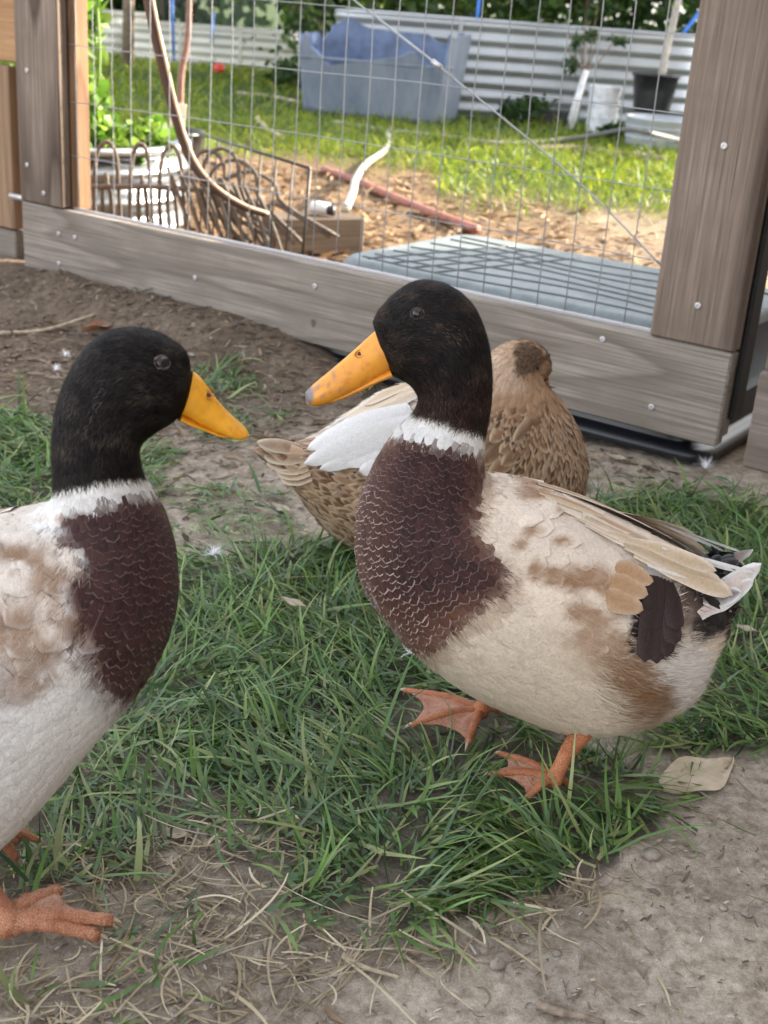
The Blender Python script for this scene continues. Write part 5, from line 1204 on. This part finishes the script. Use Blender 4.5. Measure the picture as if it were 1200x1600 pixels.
WG1 = [(60,850),(140,890),(110,920),(150,960),(140,1010),(90,1060),(20,1120),(-60,1180),(-200,1200),(-300,1100),(-300,960),(-120,870)]
def fw1(x, y, p, r): K = len(x); return c1(x, y, p), np.tile(WHITE*.9, (K, 1)), r.uniform(.0, .22, K), np.ones(K)
d1.feathers('wing_coverts', 9000, lambda x, y, p: np.where(soft(x, y, WG1, 10) > .5, .0145, 0), fw1, 231, ln=2.6, wd=2.0, tilt=.026, h0=.0010, vcol=c1, rows=10, cols=7)
def w_head1(x, y, p): return ((y < 812-.17*(x-80)) & (x > 55)).astype(float)
def cf1(x, y, p, r):
    C = c1(x, y, p); C = C*np.where(C[:, :1] > .2, r.uniform(.92, 1.04, len(x))[:, None], (r.uniform(.3, 1.5, len(x))**2*1.6*(.55+.9*vnoise(x/14., y/14., 61)))[:, None]); up = (y < 765); glint = (bl(x, y, 165, 610, 10, 34, 30)+bl(x, y, 142, 660, 8, 22, 20)+bl(x, y, 198, 596, 12, 9))*(r.random(len(x)) < .2)  # highlights on crown and neck painted in as lighter strands
    return np.where(up[:, None], mixc(C, (.075, .065, .055), np.clip(glint, 0, 1)), C)
d1.fuzz('head_down', 38000, w_head1, cf1, 211, .0046, .0005, .2)
def billc1(x, y, V):
    C = np.tile(np.array([.82, .38, .018]), (len(x), 1)); return mixc(C, (.70, .30, .02), sstep(.3, .8, vnoise(x/9., y/7., 5))*.5)
d1.bill([((301, 580), (281, 645), .0125), ((314, 590), (294, 651), .0125), ((330, 612), (312, 661), .0118), ((350, 637), (335, 671), .0128), ((372, 658), (360, 680), .0138), ((383, 668), (376, 682), .0110), ((388, 675), (385, 680), .0050)],
        [((284, 640), (277, 653), .0105), ((298, 650), (294, 660), .0105), ((318, 660), (316, 668), .0100), ((345, 670), (344, 678), .0100), ((362, 676), (361, 681), .0060)], billc1, (321, 617))
d1.eye(254, 566, pale=True)
d1.leg(onplane(-62, 1352, d1.A-d1.l*.042, d1.l), G(6, 1436, .026), [Gz(92, 1396, .016), Gz(176, 1444, .013), Gz(156, 1468, .009)], G(-30, 1475, .006), tk=1.6, r0=.0095, r1=.0085, c=(.60, .29, .17), cw=(.56, .32, .21), lab='near leg with the foot pointing right')
d1.leg(onplane(-40, 1250, d1.A+d1.l*.042, d1.l), G(-34, 1290, .034), [Gz(48, 1262, .026), Gz(60, 1318, .010), Gz(28, 1348, .005)], None, c=(.54, .24, .13), cw=(.50, .28, .19), lab='far leg, half hidden by the breast')
for k in range(6): d1.quill((-385+k*2, 1060+k*11), (-520+k*6, 1045+k*16), .018, (BLK*2 if k % 2 else CREAM), WHITE, .7, (.003, .003), name='tail_feather', fb=(.01, .014), nrm=(-.2, .8, .5), point=.5)

# ---- brown hen behind, looking away
ST3 = [((850, 562), (846, 586), .010), ((848, 546), (840, 594), .019), ((830, 533), (834, 600), .023), ((806, 534), (836, 604), .025), ((784, 545), (850, 606), .029), ((765, 562), (862, 616), .034), ((738, 585), (874, 632), .044),
 ((705, 598), (888, 656), .054), ((665, 603), (900, 690), .064), ((640, 607), (905, 730), .073), ((615, 614), (885, 785), .079), ((592, 626), (795, 835), .082), ((570, 640), (700, 868), .082), ((548, 654), (620, 872), .077), ((525, 670), (560, 862), .068), ((500, 684), (522, 840), .056), ((475, 692), (496, 812), .044), ((450, 698), (470, 775), .032), ((425, 698), (440, 742), .020), ((404, 700), (412, 715), .009)]
d3 = Duck((.08, 1.42), 30, ST3, 'brown speckled hen crouching behind the middle drake, head turned away', near=-1, corr=.8)
HB = np.array([.40, .245, .14]); HD = np.array([.13, .068, .036])
def c3(x, y, p):
    n_ = vnoise(x/7., y/7., 28); C = np.tile(HB, (len(x), 1))*(.8+.4*n_)[:, None]
    C = mixc(C, (.62, .50, .38), bl(x, y, 600, 660, 80, 40, -35)*.9); C = mixc(C, (.55, .45, .35), sstep(790, 850, y)*.6); C = mixc(C, (.58, .48, .36), bl(x, y, 430, 715, 50, 16, 30)*.6)
    C = mixc(C, (.60, .50, .40), bl(x, y, 865, 735, 20, 40, 0)*.55); C = mixc(C, (.56, .41, .30), bl(x, y, 782, 580, 34, 44, 0)*.8); hm = bl(x, y, 828, 558, 27, 30, 10, .2); C = mixc(C, (.095, .05, .028), hm); C = mixc(C, (.09, .05, .03), bl(x, y, 838, 572, 12, 7, 30, .3)*hm); return C
d3.body(c3)
def f3col(x, y, p, r):
    C = c3(x, y, p)*r.uniform(.8, 1.15, len(x))[:, None]; dk = (r.random(len(x)) < .75)[:, None]; wh = bl(x, y, 590, 665, 90, 45, -35)[:, None] > .5
    C = np.where(dk & ~wh, HD*1.3*r.uniform(.6, 1.6, len(x))[:, None], C); edge = np.where(wh, WHITE*.95, np.array([.58, .43, .30])); return C, np.tile([1., 1, 1], (len(x), 1))*edge, np.where((x > 755) & (y < 640), .1, r.uniform(.45, .95, len(x))), ((x > 755) & (y < 640))*1.
def f3space(x, y, p): return np.where((x > 762) & (y < 602), .004, .0064)
d3.feathers('plumage', 42000, f3space, f3col, 301, ln=4.2, wd=1.7, tilt=.075, jit=.22, mat=fm_hen, vcol=c3)
d3.fuzz('head_down', 8000, lambda x, y, p: ((x > 762) & (y < 640)).astype(float), lambda x, y, p, r: c3(x, y, p)*r.uniform(.5, 1.5, len(x))[:, None], 311, .006, .0008, .35)
for k, (b, t_, w_, c_, e_) in enumerate([((640, 640), (478, 712), .030, WHITE*.92, WHITE), ((660, 655), (472, 728), .028, WHITE*.95, WHITE), ((660, 672), (498, 735), .026, WHITE*.9, WHITE), ((665, 690), (535, 728), .030, WHITE, WHITE), ((670, 710), (560, 738), .028, WHITE, WHITE), ((650, 620), (520, 690), .026, np.array([.55, .42, .28]), WHITE), ((645, 612), (545, 665), .024, np.array([.60, .48, .34]), CREAM), ((640, 606), (575, 645), .022, TN, CREAM)]):
    d3.quill(b, t_, w_, c_, e_, .6, (.006, .012), name='wing_feather', fb=(.04, .035), point=.5, bow=.03, sides=(1,))
for k in range(7):
    d3.quill((470+k*3, 702+k*7), (402+k*6, 694+k*9), .020, HB*(1.2 if k % 2 else .7), np.array([.62, .52, .40]), .9, (.003, .004), name='tail_feather', fb=(.012, .012), nrm=(-.3, .6, .8), point=.5, curl=.06)
for k in range(14):
    d3.quill((740+k*9-30*(k % 2), 650+18*(k % 4)), (690+k*9-30*(k % 2), 690+18*(k % 4)), .024, HD*(1.3+.5*(k % 3)), np.array([.55, .41, .28]), .95, (.002, .005), name='wing_feather', point=.6)
d3.bill([((846, 574), (843, 590), .008), ((852, 585), (846, 598), .008), ((856, 596), (850, 604), .007), ((857, 603), (854, 606), .004)], [((845, 588), (842, 594), .007), ((850, 596), (847, 601), .006), ((852, 602), (851, 605), .004)], lambda x, y, V: np.tile(np.array([.40, .22, .10]), (len(x), 1)), (851, 592))
d3.eye(838, 576, .005)
for sg, xx in ((1, .0), (-1, .0)):
    a = d3.world(np.array([-.01, .035*sg, .018])); d3.leg(d3.world(np.array([-.02, .035*sg, .05])), a, [d3.world(np.array([.04, .035*sg+dy, .004])) for dy in (.022, 0, -.022)], None, lab='folded leg tucked under the belly')
